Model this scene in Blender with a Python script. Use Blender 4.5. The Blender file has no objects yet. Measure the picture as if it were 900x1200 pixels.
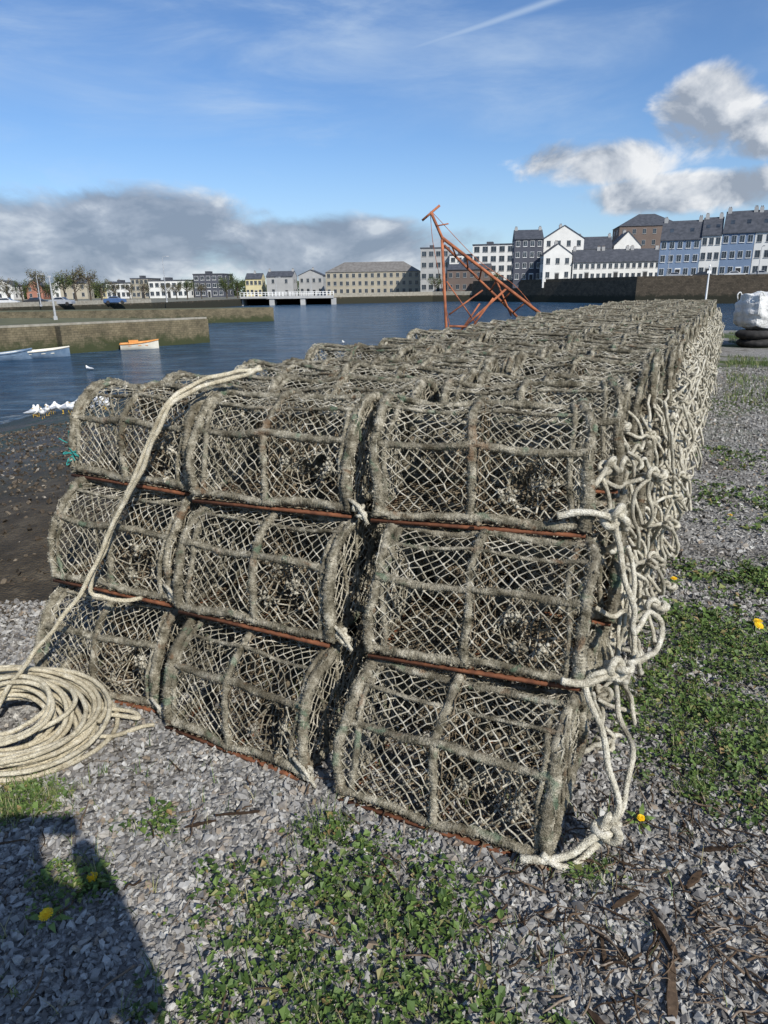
import bpy, math, random
import numpy as np
from mathutils import Vector, Matrix
random.seed(7); rng=np.random.default_rng(7)
scene=bpy.context.scene
scene.view_settings.view_transform='Standard'
scene.view_settings.look='None'
scene.view_settings.exposure=0
COL=scene.collection

# ------------------------------------------------------------ node helpers
class NT:
    def __init__(s,tree): s.t=tree; s.n=tree.nodes; s.l=tree.links
    def new(s,typ,**k):
        n=s.n.new(typ)
        for a,b in k.items(): setattr(n,a,b)
        return n
    def set(s,sock,v):
        if isinstance(v,bpy.types.NodeSocket): s.l.new(v,sock)
        elif v is not None:
            if sock.type=='RGBA' and not isinstance(v,(int,float)) and len(v)==3: v=(*v,1)
            sock.default_value=v
    def math(s,op,a,b=None,c=None,clamp=False):
        n=s.new('ShaderNodeMath',operation=op,use_clamp=clamp)
        s.set(n.inputs[0],a); s.set(n.inputs[1],b); s.set(n.inputs[2],c)
        return n.outputs[0]
    def mix(s,f,a,b,mode='MIX'):
        n=s.new('ShaderNodeMix',data_type='RGBA',blend_type=mode)
        s.set(n.inputs[0],f); s.set(n.inputs[6],a); s.set(n.inputs[7],b)
        return n.outputs[2]
    def noise(s,vec,scale,detail=4,rough=.55,dist=0):
        n=s.new('ShaderNodeTexNoise')
        if vec is not None: s.l.new(vec,n.inputs['Vector'])
        n.inputs['Scale'].default_value=scale; n.inputs['Detail'].default_value=detail
        n.inputs['Roughness'].default_value=rough; n.inputs['Distortion'].default_value=dist
        return n.outputs[0]
    def ramp(s,f,stops):
        n=s.new('ShaderNodeValToRGB'); s.set(n.inputs[0],f)
        e=n.color_ramp.elements
        while len(e)<len(stops): e.new(.5)
        for el,(p,c) in zip(e,stops):
            el.position=p; el.color=(*c,1) if len(c)==3 else c
        return n.outputs[0]
    def step(s,f,a,b):
        n=s.new('ShaderNodeMapRange',interpolation_type='SMOOTHSTEP'); s.set(n.inputs[0],f)
        n.inputs[1].default_value=a; n.inputs[2].default_value=b
        return n.outputs[0]
def new_mat(name):
    m=bpy.data.materials.new(name); m.use_nodes=True
    t=NT(m.node_tree); b=m.node_tree.nodes['Principled BSDF']
    return m,t,b
def bump(t,b,h,strength=.5,dist=.01):
    n=t.new('ShaderNodeBump'); n.inputs['Strength'].default_value=strength; n.inputs['Distance'].default_value=dist
    t.l.new(h,n.inputs['Height']); t.l.new(n.outputs[0],b.inputs['Normal'])
def coord(t,kind='Object'): return t.new('ShaderNodeTexCoord').outputs[kind]
def mapped(t,vec,scale=(1,1,1),rot=(0,0,0)):
    n=t.new('ShaderNodeMapping'); t.l.new(vec,n.inputs[0]); n.inputs['Scale'].default_value=scale; n.inputs['Rotation'].default_value=rot
    return n.outputs[0]
def noisy(name,c1,c2,scale=4,rough=.85,bs=0,bscale=None,bd=.01,metal=0,spec=.3):
    m,t,b=new_mat(name); co=coord(t)
    n=t.noise(co,scale,4,.6)
    b_c=t.ramp(n,[(.32,c1),(.68,c2)])
    t.l.new(b_c,b.inputs['Base Color']); b.inputs['Roughness'].default_value=rough; b.inputs['Metallic'].default_value=metal
    b.inputs['Specular IOR Level'].default_value=spec
    if bs: bump(t,b,t.noise(co,bscale or scale*4,4,.65),bs,bd)
    return m
def island(name,stops,rough=.8,spec=.3,nscale=60,nmix=.35):
    m,t,b=new_mat(name)
    r=t.new('ShaderNodeNewGeometry').outputs['Random Per Island']
    c=t.ramp(r,stops); n=t.noise(coord(t),nscale,2,.6)
    c2=t.mix(nmix,c,t.ramp(n,[(.3,(.25,.25,.25)),(.7,(1,1,1))]),'MULTIPLY')
    t.l.new(c2,b.inputs['Base Color']); b.inputs['Roughness'].default_value=rough; b.inputs['Specular IOR Level'].default_value=spec
    return m

# ------------------------------------------------------------ mesh helpers
class MB:
    """mesh buffer"""
    def __init__(s): s.v=[]; s.q=[]; s.tr=[]; s.qm=[]; s.tm=[]; s.n=0
    def add(s,v,q=None,t=None,m=0):
        v=np.asarray(v,float).reshape(-1,3)
        if q is not None and len(q):
            q=np.asarray(q,int).reshape(-1,4)+s.n; s.q.append(q); s.qm.append(np.full(len(q),m))
        if t is not None and len(t):
            t=np.asarray(t,int).reshape(-1,3)+s.n; s.tr.append(t); s.tm.append(np.full(len(t),m))
        s.v.append(v); s.n+=len(v)
    def box(s,x0,x1,y0,y1,z0,z1,m=0):
        v=[(x0,y0,z0),(x1,y0,z0),(x1,y1,z0),(x0,y1,z0),(x0,y0,z1),(x1,y0,z1),(x1,y1,z1),(x0,y1,z1)]
        s.add(v,q=[(0,3,2,1),(4,5,6,7),(0,1,5,4),(1,2,6,5),(2,3,7,6),(3,0,4,7)],m=m)
    def mesh(s,name,mats,smooth=False):
        V=np.concatenate(s.v); me=bpy.data.meshes.new(name)
        Q=np.concatenate(s.q) if s.q else np.zeros((0,4),int)
        T=np.concatenate(s.tr) if s.tr else np.zeros((0,3),int)
        mi=np.concatenate(([*s.qm] if s.qm else [])+([*s.tm] if s.tm else [])) if (s.qm or s.tm) else np.zeros(0,int)
        loops=np.concatenate([Q.ravel(),T.ravel()])
        nf=len(Q)+len(T)
        me.vertices.add(len(V)); me.vertices.foreach_set('co',V.ravel())
        me.loops.add(len(loops)); me.loops.foreach_set('vertex_index',loops.astype(np.int32))
        st=np.concatenate([np.arange(len(Q))*4,len(Q)*4+np.arange(len(T))*3])
        me.polygons.add(nf); me.polygons.foreach_set('loop_start',st.astype(np.int32))
        me.polygons.foreach_set('material_index',mi.astype(np.int32))
        me.polygons.foreach_set('use_smooth',np.full(nf,bool(smooth)))
        for m in mats: me.materials.append(m)
        me.update(calc_edges=True); me.validate()
        return me
def obj(name,me,loc=(0,0,0),rz=0,parent=None):
    o=bpy.data.objects.new(name,me); o.location=loc; o.rotation_euler=(0,0,rz); COL.objects.link(o)
    if parent: o.parent=parent
    return o
def empty(name,loc=(0,0,0),rz=0):
    o=bpy.data.objects.new(name,None); o.location=loc; o.rotation_euler=(0,0,rz); o.empty_display_size=.2; COL.objects.link(o); return o

def spline(P,n=8):
    P=np.asarray(P,float); P=np.vstack([2*P[0]-P[1],P,2*P[-1]-P[-2]]); out=[]
    for i in range(1,len(P)-2):
        t=np.linspace(0,1,n,endpoint=False)[:,None]
        a,b,c,d=P[i-1],P[i],P[i+1],P[i+2]
        out.append(.5*((2*b)+(-a+c)*t+(2*a-5*b+4*c-d)*t**2+(-a+3*b-3*c+d)*t**3))
    out.append(P[-2][None]); return np.vstack(out)
def resample(P,step):
    P=np.asarray(P,float); d=np.r_[0,np.cumsum(np.linalg.norm(np.diff(P,axis=0),axis=1))]
    n=max(2,int(d[-1]/step)+1); s=np.linspace(0,d[-1],n)
    return np.stack([np.interp(s,d,P[:,k]) for k in range(3)],1),s
def tube(mb,P,r,nseg=6,mod=None,m=0,cap=True):
    P=np.asarray(P,float); N=len(P)
    T=np.gradient(P,axis=0); T/=np.linalg.norm(T,axis=1)[:,None]+1e-9
    ref=np.array([0,0,1.]) if abs(T[0][2])<.9 else np.array([1.,0,0])
    A=np.zeros((N,3)); a=np.cross(T[0],ref); a/=np.linalg.norm(a)
    for i in range(N):
        a=a-T[i]*a.dot(T[i]); a/=np.linalg.norm(a)+1e-9; A[i]=a
    B=np.cross(T,A); th=np.arange(nseg)*2*np.pi/nseg
    s=np.r_[0,np.cumsum(np.linalg.norm(np.diff(P,axis=0),axis=1))]
    R=np.broadcast_to(np.asarray(r,float).reshape(-1,1),(N,nseg)).copy() if np.ndim(r) else np.full((N,nseg),float(r))
    if mod is not None: R=R*mod(s[:,None],th[None,:])
    V=P[:,None,:]+R[:,:,None]*(np.cos(th)[None,:,None]*A[:,None,:]+np.sin(th)[None,:,None]*B[:,None,:])
    i=np.arange(N-1)[:,None]*nseg; j=np.arange(nseg)[None,:]; k=(j+1)%nseg
    q=np.stack([i+j,i+k,i+nseg+k,i+nseg+j],-1).reshape(-1,4)
    V=V.reshape(-1,3)
    t=None
    if cap:
        c0=len(V); V=np.vstack([V,P[:1],P[-1:]])
        jj=np.arange(nseg); kk=(jj+1)%nseg; l=(N-1)*nseg
        t=np.vstack([np.stack([kk,jj,np.full(nseg,c0)],1),np.stack([l+jj,l+kk,np.full(nseg,c0+1)],1)])
    mb.add(V,q,t,m); return V
def prisms(mb,P,Q,r,m=0,ns=3):
    d=Q-P; L=np.linalg.norm(d,axis=1)[:,None]+1e-9; d=d/L
    ref=np.where(np.abs(d[:,2:3])<.9,np.array([[0,0,1.]]),np.array([[1.,0,0]]))
    a=np.cross(d,ref); a/=np.linalg.norm(a,axis=1)[:,None]; b=np.cross(d,a)
    rr=r*(.75+.5*rng.random((len(P),1)))
    vs=[]
    for X in (P,Q):
        for k in range(ns):
            t=2*np.pi*k/ns; vs.append(X+rr*(math.cos(t)*a+math.sin(t)*b))
    V=np.stack(vs,1).reshape(-1,3); base=np.arange(len(P))[:,None]*2*ns
    q=[]
    for k in range(ns):
        k2=(k+1)%ns; q.append(np.concatenate([base+k,base+k2,base+ns+k2,base+ns+k],1))
    mb.add(V,np.stack(q,1).reshape(-1,4),m=m)
def knots(mb,P,r,m=0):
    if len(P)<1: return
    o=np.array([(1,0,0),(-1,0,0),(0,1,0),(0,-1,0),(0,0,1),(0,0,-1)])
    rr=r*(.7+.8*rng.random((len(P),1,1)))
    V=(P[:,None,:]+o[None]*rr).reshape(-1,3); base=np.arange(len(P))[:,None,None]*6
    f=np.array([(0,2,4),(2,1,4),(1,3,4),(3,0,4),(2,0,5),(1,2,5),(3,1,5),(0,3,5)])[None]
    mb.add(V,t=(base+f).reshape(-1,3),m=m)
def fuzz(mb,V,n,l=.01,w=.0009,m=0):
    n=int(n)
    if n<1: return
    idx=rng.integers(0,len(V),n); p=V[idx]; d=rng.normal(size=(n,3)); d/=np.linalg.norm(d,axis=1)[:,None]
    u=rng.normal(size=(n,3)); u=np.cross(d,u); u/=np.linalg.norm(u,axis=1)[:,None]
    L=l*(.3+rng.random((n,1)))
    X=np.stack([p-u*w,p+u*w,p+d*L],1).reshape(-1,3)
    mb.add(X,t=np.arange(3*n).reshape(-1,3),m=m)

# ------------------------------------------------------------ materials
def rope_material(name,a,b_,c,teal=True,dirt=.5,scale=22,bmp=True):
    m,t,b=new_mat(name); co=coord(t)
    oi=t.new('ShaderNodeObjectInfo').outputs['Random']
    add=t.new('ShaderNodeVectorMath',operation='ADD'); t.l.new(co,add.inputs[0])
    cx=t.new('ShaderNodeCombineXYZ'); t.l.new(t.math('MULTIPLY',oi,37.),cx.inputs[0]); t.l.new(cx.outputs[0],add.inputs[1]); co=add.outputs[0]
    col=t.ramp(t.noise(co,scale,4,.75),[(.34,a),(.5,b_),(.66,c)])
    fine=t.noise(co,260,1,.6)
    col=t.mix(.6,col,t.ramp(fine,[(.32,(.30,.28,.25)),(.62,(1.05,1.05,1.05))]),'MULTIPLY')
    big=t.noise(co,4.5,2,.65)
    col=t.mix(t.math('MULTIPLY',t.step(big,.48,.66),dirt),col,(.07,.058,.038))
    if teal:
        tl=t.noise(co,9.3,2,.6,1.)
        col=t.mix(t.math('MULTIPLY',t.step(tl,.60,.70),.45),col,(.07,.16,.10))
        col=t.mix(t.math('MULTIPLY',t.step(tl,.38,.28),.55),col,(.17,.09,.045))
    t.l.new(col,b.inputs['Base Color']); b.inputs['Roughness'].default_value=.95; b.inputs['Specular IOR Level'].default_value=.12
    if bmp: bump(t,b,fine,.9,.005)
    return m
M_wrap=rope_material('weathered_wrap_rope',(.085,.075,.05),(.26,.235,.175),(.52,.48,.38),dirt=.6)
M_net=rope_material('weathered_netting',(.20,.185,.135),(.40,.37,.29),(.66,.62,.52),teal=False,dirt=.5,bmp=False)
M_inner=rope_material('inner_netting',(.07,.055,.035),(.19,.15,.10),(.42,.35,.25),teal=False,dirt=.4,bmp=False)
M_rope=rope_material('off_white_rope',(.33,.30,.23),(.58,.54,.43),(.76,.73,.63),teal=False,dirt=.35)
M_coil=rope_material('tan_rope',(.38,.33,.23),(.58,.52,.38),(.70,.65,.52),teal=False,dirt=.2)
M_teal=noisy('teal_twine',(.02,.20,.18),(.05,.32,.29),20)
M_rust=noisy('rusty_steel',(.075,.028,.015),(.22,.085,.04),25,.9,.5,80,.003)
M_orange=noisy('orange_rusted_paint',(.16,.06,.035),(.52,.18,.08),5,.8,.4,40,.004)
M_white=noisy('white_paint',(.68,.68,.66),(.82,.82,.80),1.5,.7)
M_dark=noisy('dark_frame',(.02,.02,.02),(.05,.05,.05),3,.6)

# ------------------------------------------------------------ world
w=bpy.data.worlds.new('World'); scene.world=w; w.use_nodes=True
try:
    w.cycles.sampling_method='MANUAL'; w.cycles.sample_map_resolution=512
except Exception: pass
wt=NT(w.node_tree); w.node_tree.nodes.clear()
SUN_EL=math.radians(37); SUN_AZ=math.radians(150) # clockwise from +Y
tosun=Vector((math.sin(SUN_AZ)*math.cos(SUN_EL),math.cos(SUN_AZ)*math.cos(SUN_EL),math.sin(SUN_EL)))
sky=wt.new('ShaderNodeTexSky',sky_type='NISHITA'); sky.sun_disc=False; sky.sun_elevation=SUN_EL; sky.sun_rotation=SUN_AZ
sky.air_density=1.0; sky.dust_density=.3; sky.ozone_density=2.5
skyc=wt.mix(1.,sky.outputs[0],(.76,.95,1.20),'MULTIPLY')
bg=wt.new('ShaderNodeBackground'); wt.l.new(skyc,bg.inputs[0]); bg.inputs[1].default_value=.105
g=coord(wt,'Generated'); sp=wt.new('ShaderNodeSeparateXYZ'); wt.l.new(g,sp.inputs[0])
az=wt.math('ARCTAN2',sp.outputs[0],sp.outputs[1]); el=wt.math('ARCSINE',sp.outputs[2])
def cvec(da=0,de=0,sy=1.7,z=0.):
    c=wt.new('ShaderNodeCombineXYZ'); wt.l.new(wt.math('ADD',az,da),c.inputs[0]); wt.l.new(wt.math('MULTIPLY',wt.math('ADD',el,de),sy),c.inputs[1]); c.inputs[2].default_value=z
    return c.outputs[0]
def blob(a0,e0,wa,we):
    x=wt.math('DIVIDE',wt.math('SUBTRACT',az,a0),wa); y=wt.math('DIVIDE',wt.math('SUBTRACT',el,e0),we)
    r=wt.math('ADD',wt.math('MULTIPLY',x,x),wt.math('MULTIPLY',y,y))
    return wt.math('MAXIMUM',wt.math('SUBTRACT',1.,r),-1.)
def layer(blobs,scale,z,sy,lo,hi,o=(.018,.022),gain=4.5,bw=.42,thk=.22):
    n1=wt.noise(cvec(0,0,sy,z),scale,7,.56,.3); n2=wt.noise(cvec(o[0],o[1],sy,z),scale,5,.54,.3)
    b=blobs[0]
    for q in blobs[1:]: b=wt.math('MAXIMUM',b,q)
    f=wt.math('ADD',wt.math('MULTIPLY',n1,.9),wt.math('MULTIPLY',b,bw))
    mask=wt.step(f,lo,hi)
    sh=wt.math('ADD',.42,wt.math('MULTIPLY',wt.math('SUBTRACT',n1,n2),gain),clamp=True)
    thick=wt.step(f,hi-.02,hi+.26)
    sh=wt.math('SUBTRACT',sh,wt.math('MULTIPLY',thick,thk),clamp=True)
    return mask,sh
m1,s1=layer([blob(-.42,.060,.36,.074),blob(-.08,.052,.26,.050),blob(-.9,.09,.4,.07)],7.5,3.1,1.9,.46,.70,bw=.45,gain=4.2)
m2,s2=layer([blob(.405,.190,.080,.058),blob(.47,.17,.09,.035),blob(.275,.148,.13,.034),blob(.40,.108,.17,.030),blob(.9,.16,.3,.08)],12.,8.7,1.3,.50,.74,bw=.42,gain=4.,thk=.12)
c1=wt.ramp(s1,[(0,(.24,.30,.40)),(.5,(.38,.44,.54)),(1,(.70,.75,.81))])
c2=wt.ramp(s2,[(0,(.32,.37,.45)),(.45,(.58,.62,.68)),(1,(.90,.91,.92))])
rotv=mapped(wt,cvec(0,0,1,0.),(2.2,9,1),(0,0,math.radians(-22)))
ci=wt.noise(rotv,1.4,6,.62,.5)
big=wt.noise(cvec(0,0,1,5.),3.2,2,.5)
cm=wt.math('MULTIPLY',wt.step(ci,.34,.85),wt.step(big,.25,.60)); cm=wt.math('MULTIPLY',cm,.74)
ln=wt.math('SUBTRACT',el,wt.math('ADD',.271,wt.math('MULTIPLY',az,.22)))
ln=wt.math('DIVIDE',ln,.0036); tr=wt.math('EXPONENT',wt.math('MULTIPLY',wt.math('MULTIPLY',ln,ln),-1.))
tr=wt.math('MULTIPLY',tr,wt.math('MULTIPLY',wt.step(az,-.06,.12),wt.math('SUBTRACT',1.,wt.step(az,.3,.5))))
tr=wt.math('MULTIPLY',tr,.48)
cm=wt.math('MAXIMUM',cm,tr)
haze=wt.math('MULTIPLY',wt.math('SUBTRACT',1.,wt.step(el,0.,.22)),.32)
cm=wt.math('MAXIMUM',cm,haze)
def bgc(c,s=1.):
    b=wt.new('ShaderNodeBackground'); wt.set(b.inputs[0],c); b.inputs[1].default_value=s; return b.outputs[0]
def mixs(f,a,b):
    n=wt.new('ShaderNodeMixShader'); wt.l.new(f,n.inputs[0]); wt.l.new(a,n.inputs[1]); wt.l.new(b,n.inputs[2]); return n.outputs[0]
x=mixs(cm,bg.outputs[0],bgc((.58,.71,.87)))
x=mixs(wt.math('MULTIPLY',m1,.93),x,bgc(c1)); x=mixs(wt.math('MULTIPLY',m2,.95),x,bgc(c2))
wo=wt.new('ShaderNodeOutputWorld'); wt.l.new(x,wo.inputs[0])

sl=bpy.data.lights.new('sun','SUN'); sl.energy=5.0; sl.angle=math.radians(.5); sl.color=(1,.955,.88)
so=bpy.data.objects.new('sun',sl); COL.objects.link(so); so.rotation_euler=(-tosun).to_track_quat('-Z','Y').to_euler(); so.location=(20,-30,40)

# ------------------------------------------------------------ camera
cam=bpy.data.cameras.new('camera'); co_=bpy.data.objects.new('camera',cam); COL.objects.link(co_); scene.camera=co_
cam.sensor_fit='VERTICAL'; cam.sensor_height=36; cam.lens=24; cam.clip_start=.05; cam.clip_end=6000
co_.matrix_world=Matrix.Translation((0,0,1.5))@Matrix.Rotation(math.radians(90-18.1),4,'X')@Matrix.Rotation(math.radians(-.8),4,'Z')

# ------------------------------------------------------------ terrain
def hsh(x,y):
    return (np.sin(x*1.7+y*.9)+np.sin(x*-.8+y*2.3+1.)+.5*np.sin(x*5.1+y*4.3)+.5*np.sin(x*-3.7+y*6.1+2.))/3
def terr(x,y):
    x=np.asarray(x,float); y=np.asarray(y,float)
    s=(x+1.6)*(-.898)+(y-2.6)*.44; q=x*.44+y*.898
    a=np.maximum(0,s-1.2); z=-.152*(np.sqrt(a*a+.6)-math.sqrt(.6))
    b=np.maximum(0,q-27); z=z-.3*b
    z=np.maximum(z,-6)
    return z+.012*hsh(x,y)*np.clip(1+a,1,5)
ax=np.r_[-1500,-600,-250,-120,-70,np.linspace(-45,-8,75),np.linspace(-7.6,8,130),np.linspace(8.5,40,60),70,120,250,600,1500]
ay=np.r_[-1500,-400,-100,-30,-10,np.linspace(-4,8,110),np.linspace(8.3,45,110),60,100,200,400,1500]
X,Y=np.meshgrid(ax,ay); Z=terr(X,Y)
mb=MB(); nx=len(ax); ny=len(ay)
i=np.arange(ny-1)[:,None]*nx+np.arange(nx-1)[None]
mb.add(np.stack([X,Y,Z],-1).reshape(-1,3),np.stack([i,i+1,i+nx+1,i+nx],-1).reshape(-1,4))
m,t,b=new_mat('gravel_ground'); co=coord(t)
v=t.new('ShaderNodeTexVoronoi'); t.l.new(co,v.inputs['Vector']); v.inputs['Scale'].default_value=58
bw=t.new('ShaderNodeRGBToBW'); t.l.new(v.outputs['Color'],bw.inputs[0])
grav=t.ramp(bw.outputs[0],[(.1,(.13,.125,.115)),(.5,(.25,.24,.225)),(.9,(.42,.41,.38))])
dirt=t.ramp(t.noise(co,9,6,.7),[(.3,(.035,.028,.018)),(.7,(.14,.115,.08))])
pn=t.noise(co,1.3,4,.6)
c=t.mix(t.math('MULTIPLY',t.step(pn,.5,.62),.65),grav,dirt)
sep=t.new('ShaderNodeSeparateXYZ'); t.l.new(co,sep.inputs[0])
ss=t.math('ADD',t.math('MULTIPLY',sep.outputs[0],-.898),t.math('MULTIPLY',sep.outputs[1],.44))
ss=t.math('ADD',ss,t.math('MULTIPLY',t.math('SUBTRACT',t.noise(co,.8,4),.5),1.6))
mud=t.ramp(t.noise(co,3.5,7,.75),[(.3,(.018,.014,.008)),(.5,(.060,.046,.028)),(.72,(.15,.12,.078))])
alg=t.step(t.noise(co,.55,5,.65),.44,.58)
mud2=t.mix(t.math('MULTIPLY',alg,t.step(ss,4.5,9)),mud,(.022,.034,.008))
c=t.mix(t.step(ss,2.3,3.2),c,mud2)
wet=t.step(sep.outputs[2],-1.6,-2.3)
c=t.mix(t.math('MULTIPLY',wet,.8),c,(.014,.018,.008))
grassz=t.math('MULTIPLY',t.step(t.noise(co,.35,4,.6),.50,.58),t.step(sep.outputs[1],6,9)); grassz=t.math('MULTIPLY',grassz,t.math('SUBTRACT',1.,t.step(ss,.5,2)))
c=t.mix(grassz,c,t.ramp(t.noise(co,12,5,.7),[(.3,(.03,.05,.012)),(.7,(.10,.14,.035))]))
t.l.new(c,b.inputs['Base Color']); b.inputs['Specular IOR Level'].default_value=.35
t.l.new(t.math('SUBTRACT',.95,t.math('MULTIPLY',t.step(ss,3.,8),.5)),b.inputs['Roughness'])
hh=t.math('ADD',t.math('MULTIPLY',v.outputs['Distance'],-1.),t.noise(co,30,5,.7))
bump(t,b,hh,.9,.02)
obj('ground',mb.mesh('ground',[m],True))

# water
m,t,b=new_mat('sea_water'); co=coord(t)
n1=t.noise(mapped(t,co,(1,1.7,1),(0,0,.5)),1.1,6,.66,.4); n2=t.noise(mapped(t,co,(1,1.5,1),(0,0,-.3)),.22,3,.5)
h=t.math('ADD',n1,t.math('MULTIPLY',n2,1.8))
cs=t.noise(mapped(t,co,(.35,.9,1),(0,0,.1)),.9,6,.72)
col=t.ramp(cs,[(.36,(.010,.036,.080)),(.52,(.026,.075,.145)),(.66,(.10,.17,.25))])
t.l.new(col,b.inputs['Base Color']); b.inputs['Roughness'].default_value=.14; b.inputs['IOR'].default_value=1.33; b.inputs['Specular IOR Level'].default_value=.28
bump(t,b,h,1.,1.0)
mb=MB(); mb.add([(-3000,-500,-2.5),(3000,-500,-2.5),(3000,3500,-2.5),(-3000,3500,-2.5)],[(0,1,2,3)])
obj('water',mb.mesh('water',[m]))
M_foam=noisy('foam',(.25,.28,.29),(.50,.53,.53),30,.7)
mb=MB()
random.seed(2)
for k_ in range(90):
    q=random.uniform(14,34); s=18.2+random.gauss(0,.30)+.5*math.sin(q*.9)
    x=-1.6+(-.898)*s+.44*(q-(-1.6*.44+2.6*.898)); y=2.6+.44*s+.898*(q-(-1.6*.44+2.6*.898))
    L_=random.uniform(.1,.4); W_=random.uniform(.01,.03); d=np.array([.44,.898]); e_=np.array([-.898,.44])
    pts=[]
    for a,b2 in ((-1,0),(-.4,1),(.4,.8),(1,0),(.4,-1),(-.4,-.7)):
        p=np.array([x,y])+d*a*L_+e_*b2*W_; pts.append((p[0],p[1],-2.492))
    mb.add(pts,q=[(0,1,4,5),(1,2,3,4)])
obj('shore_foam',mb.mesh('shore_foam',[M_foam]))

# ------------------------------------------------------------ gravel stones
M_chip=island('limestone_chips',[(0,(.16,.15,.14)),(.3,(.26,.25,.235)),(.6,(.36,.35,.33)),(.85,(.49,.48,.45)),(.93,(.27,.21,.15)),(1,(.60,.59,.55))],.9,.2,60,.45)
M_beach=island('beach_stones',[(0,(.035,.027,.018)),(.6,(.095,.072,.05)),(.9,(.20,.165,.12)),(1,(.36,.33,.28))],.8)
ang=math.radians(38); ca_,sa_=math.cos(ang),math.sin(ang)
cube=np.array([(-1,-1,-1),(1,-1,-1),(1,1,-1),(-1,1,-1)]+[((x*ca_-y*sa_)*.78,(x*sa_+y*ca_)*.78,1) for x,y in ((-1,-1),(1,-1),(1,1),(-1,1))],float)
cq=np.array([(0,3,2,1),(4,5,6,7),(0,1,5,4),(1,2,6,5),(2,3,7,6),(3,0,4,7)])
def in_pile(x,y):
    s=(x+1.6)*(-.898)+(y-2.6)*.44; q=(x-.434)*.44+(y-1.494)*.898
    r=(x-.434)*.898-(y-1.494)*.44
    return (q>.42)&(r<-.15)&(s<-.25)&(q<19)
PATCH=[(-.12,1.28,.40,.27,1.),(.02,1.06,.34,.22,1.),(-.40,1.12,.18,.2,.7),(1.14,2.05,.34,.42,1.2),(1.45,2.6,.40,.45,1.),(1.25,1.70,.32,.22,.75),(-1.10,1.72,.16,.11,1.),(-.84,1.42,.12,.08,1.),(-.68,1.62,.13,.08,.8),
 (.52,1.42,.10,.07,.8),(-.18,1.58,.12,.08,.8),(1.9,3.3,.5,.4,.5),(2.6,4.6,.7,.8,.5),(3.2,6.0,.5,.9,.4),(.62,.95,.25,.12,.4),(1.5,1.5,.3,.2,.6),(-1.35,1.72,.15,.12,1.),(.25,.85,.2,.12,.55),(-.45,1.45,.12,.07,.5)]
def patchd(x,y):
    d=np.zeros_like(x)
    for a,b_,ra,rb,w_ in PATCH:
        d=np.maximum(d,w_*np.exp(-(((x-a)/ra)**2+((y-b_)/rb)**2)*1.1))
    nz=.5+.5*np.sin(x*23+3*np.sin(y*17))*np.sin(y*27+2*np.sin(x*19))
    n2=.5+.5*np.sin(x*9+1+2*np.sin(y*6))*np.sin(y*8+2*np.sin(x*7+2))
    return d*(.25+.7*nz+.5*n2)
def dirtd(x,y):
    n=.5+.5*np.sin(x*9+2*np.sin(y*7))*np.sin(y*11+2*np.sin(x*8+1))
    return np.exp(-(((x-.82)/.42)**2+((y-1.32)/.33)**2))*(.3+.9*n)
def stones(name,n,xr,yr,sz,mat,keep=None,flat=.65):
    x=rng.uniform(*xr,n); y=rng.uniform(*yr,n); k=~in_pile(x,y)
    if keep is not None: k&=keep(x,y)
    x=x[k]; y=y[k]; n=len(x)
    s=rng.uniform(sz[0],sz[1],n)*rng.choice([.55,.8,1,1,1.4],n)
    V=cube[None]*rng.uniform(.45,1.2,(n,8,3))*np.stack([rng.uniform(.8,1.45,n),rng.uniform(.5,.95,n),rng.uniform(.3,.75,n)*flat/.65],1)[:,None,:]
    V*=s[:,None,None]*.5
    q=rng.normal(size=(n,4))*np.array([2,.7,.7,2]); q/=np.linalg.norm(q,axis=1)[:,None]
    w_,a,b_,c_=q.T
    R=np.stack([1-2*(b_*b_+c_*c_),2*(a*b_-c_*w_),2*(a*c_+b_*w_),2*(a*b_+c_*w_),1-2*(a*a+c_*c_),2*(b_*c_-a*w_),2*(a*c_-b_*w_),2*(b_*c_+a*w_),1-2*(a*a+b_*b_)],1).reshape(n,3,3)
    V=np.einsum('nij,nkj->nki',R,V)
    z=terr(x,y)+s*rng.uniform(-.05,.45,n)
    V+=np.stack([x,y,z],1)[:,None,:]
    mb=MB(); mb.add(V.reshape(-1,3),(np.arange(n)[:,None,None]*8+cq[None]).reshape(-1,4)); return obj(name,mb.mesh(name,[mat]))
stones('gravel',105000,(-2.0,2.7),(.45,3.2),(.008,.021),M_chip,lambda x,y:(patchd(x,y)<.5+.5*rng.random(len(x)))&(dirtd(x,y)<.35+.8*rng.random(len(x)))&((x+1.6)*(-.898)+(y-2.6)*.44<.25+.7*rng.random(len(x))))
stones('gravel',80000,(1.0,9.5),(3.0,13),(.014,.028),M_chip,lambda x,y:(x-.4)*.898-(y-1.5)*.44>-.3)
stones('beach_pebbles',17000,(-12,-1.2),(2.2,16),(.012,.045),M_beach,lambda x,y:(x+1.6)*(-.898)+(y-2.6)*.44>.4)

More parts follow.
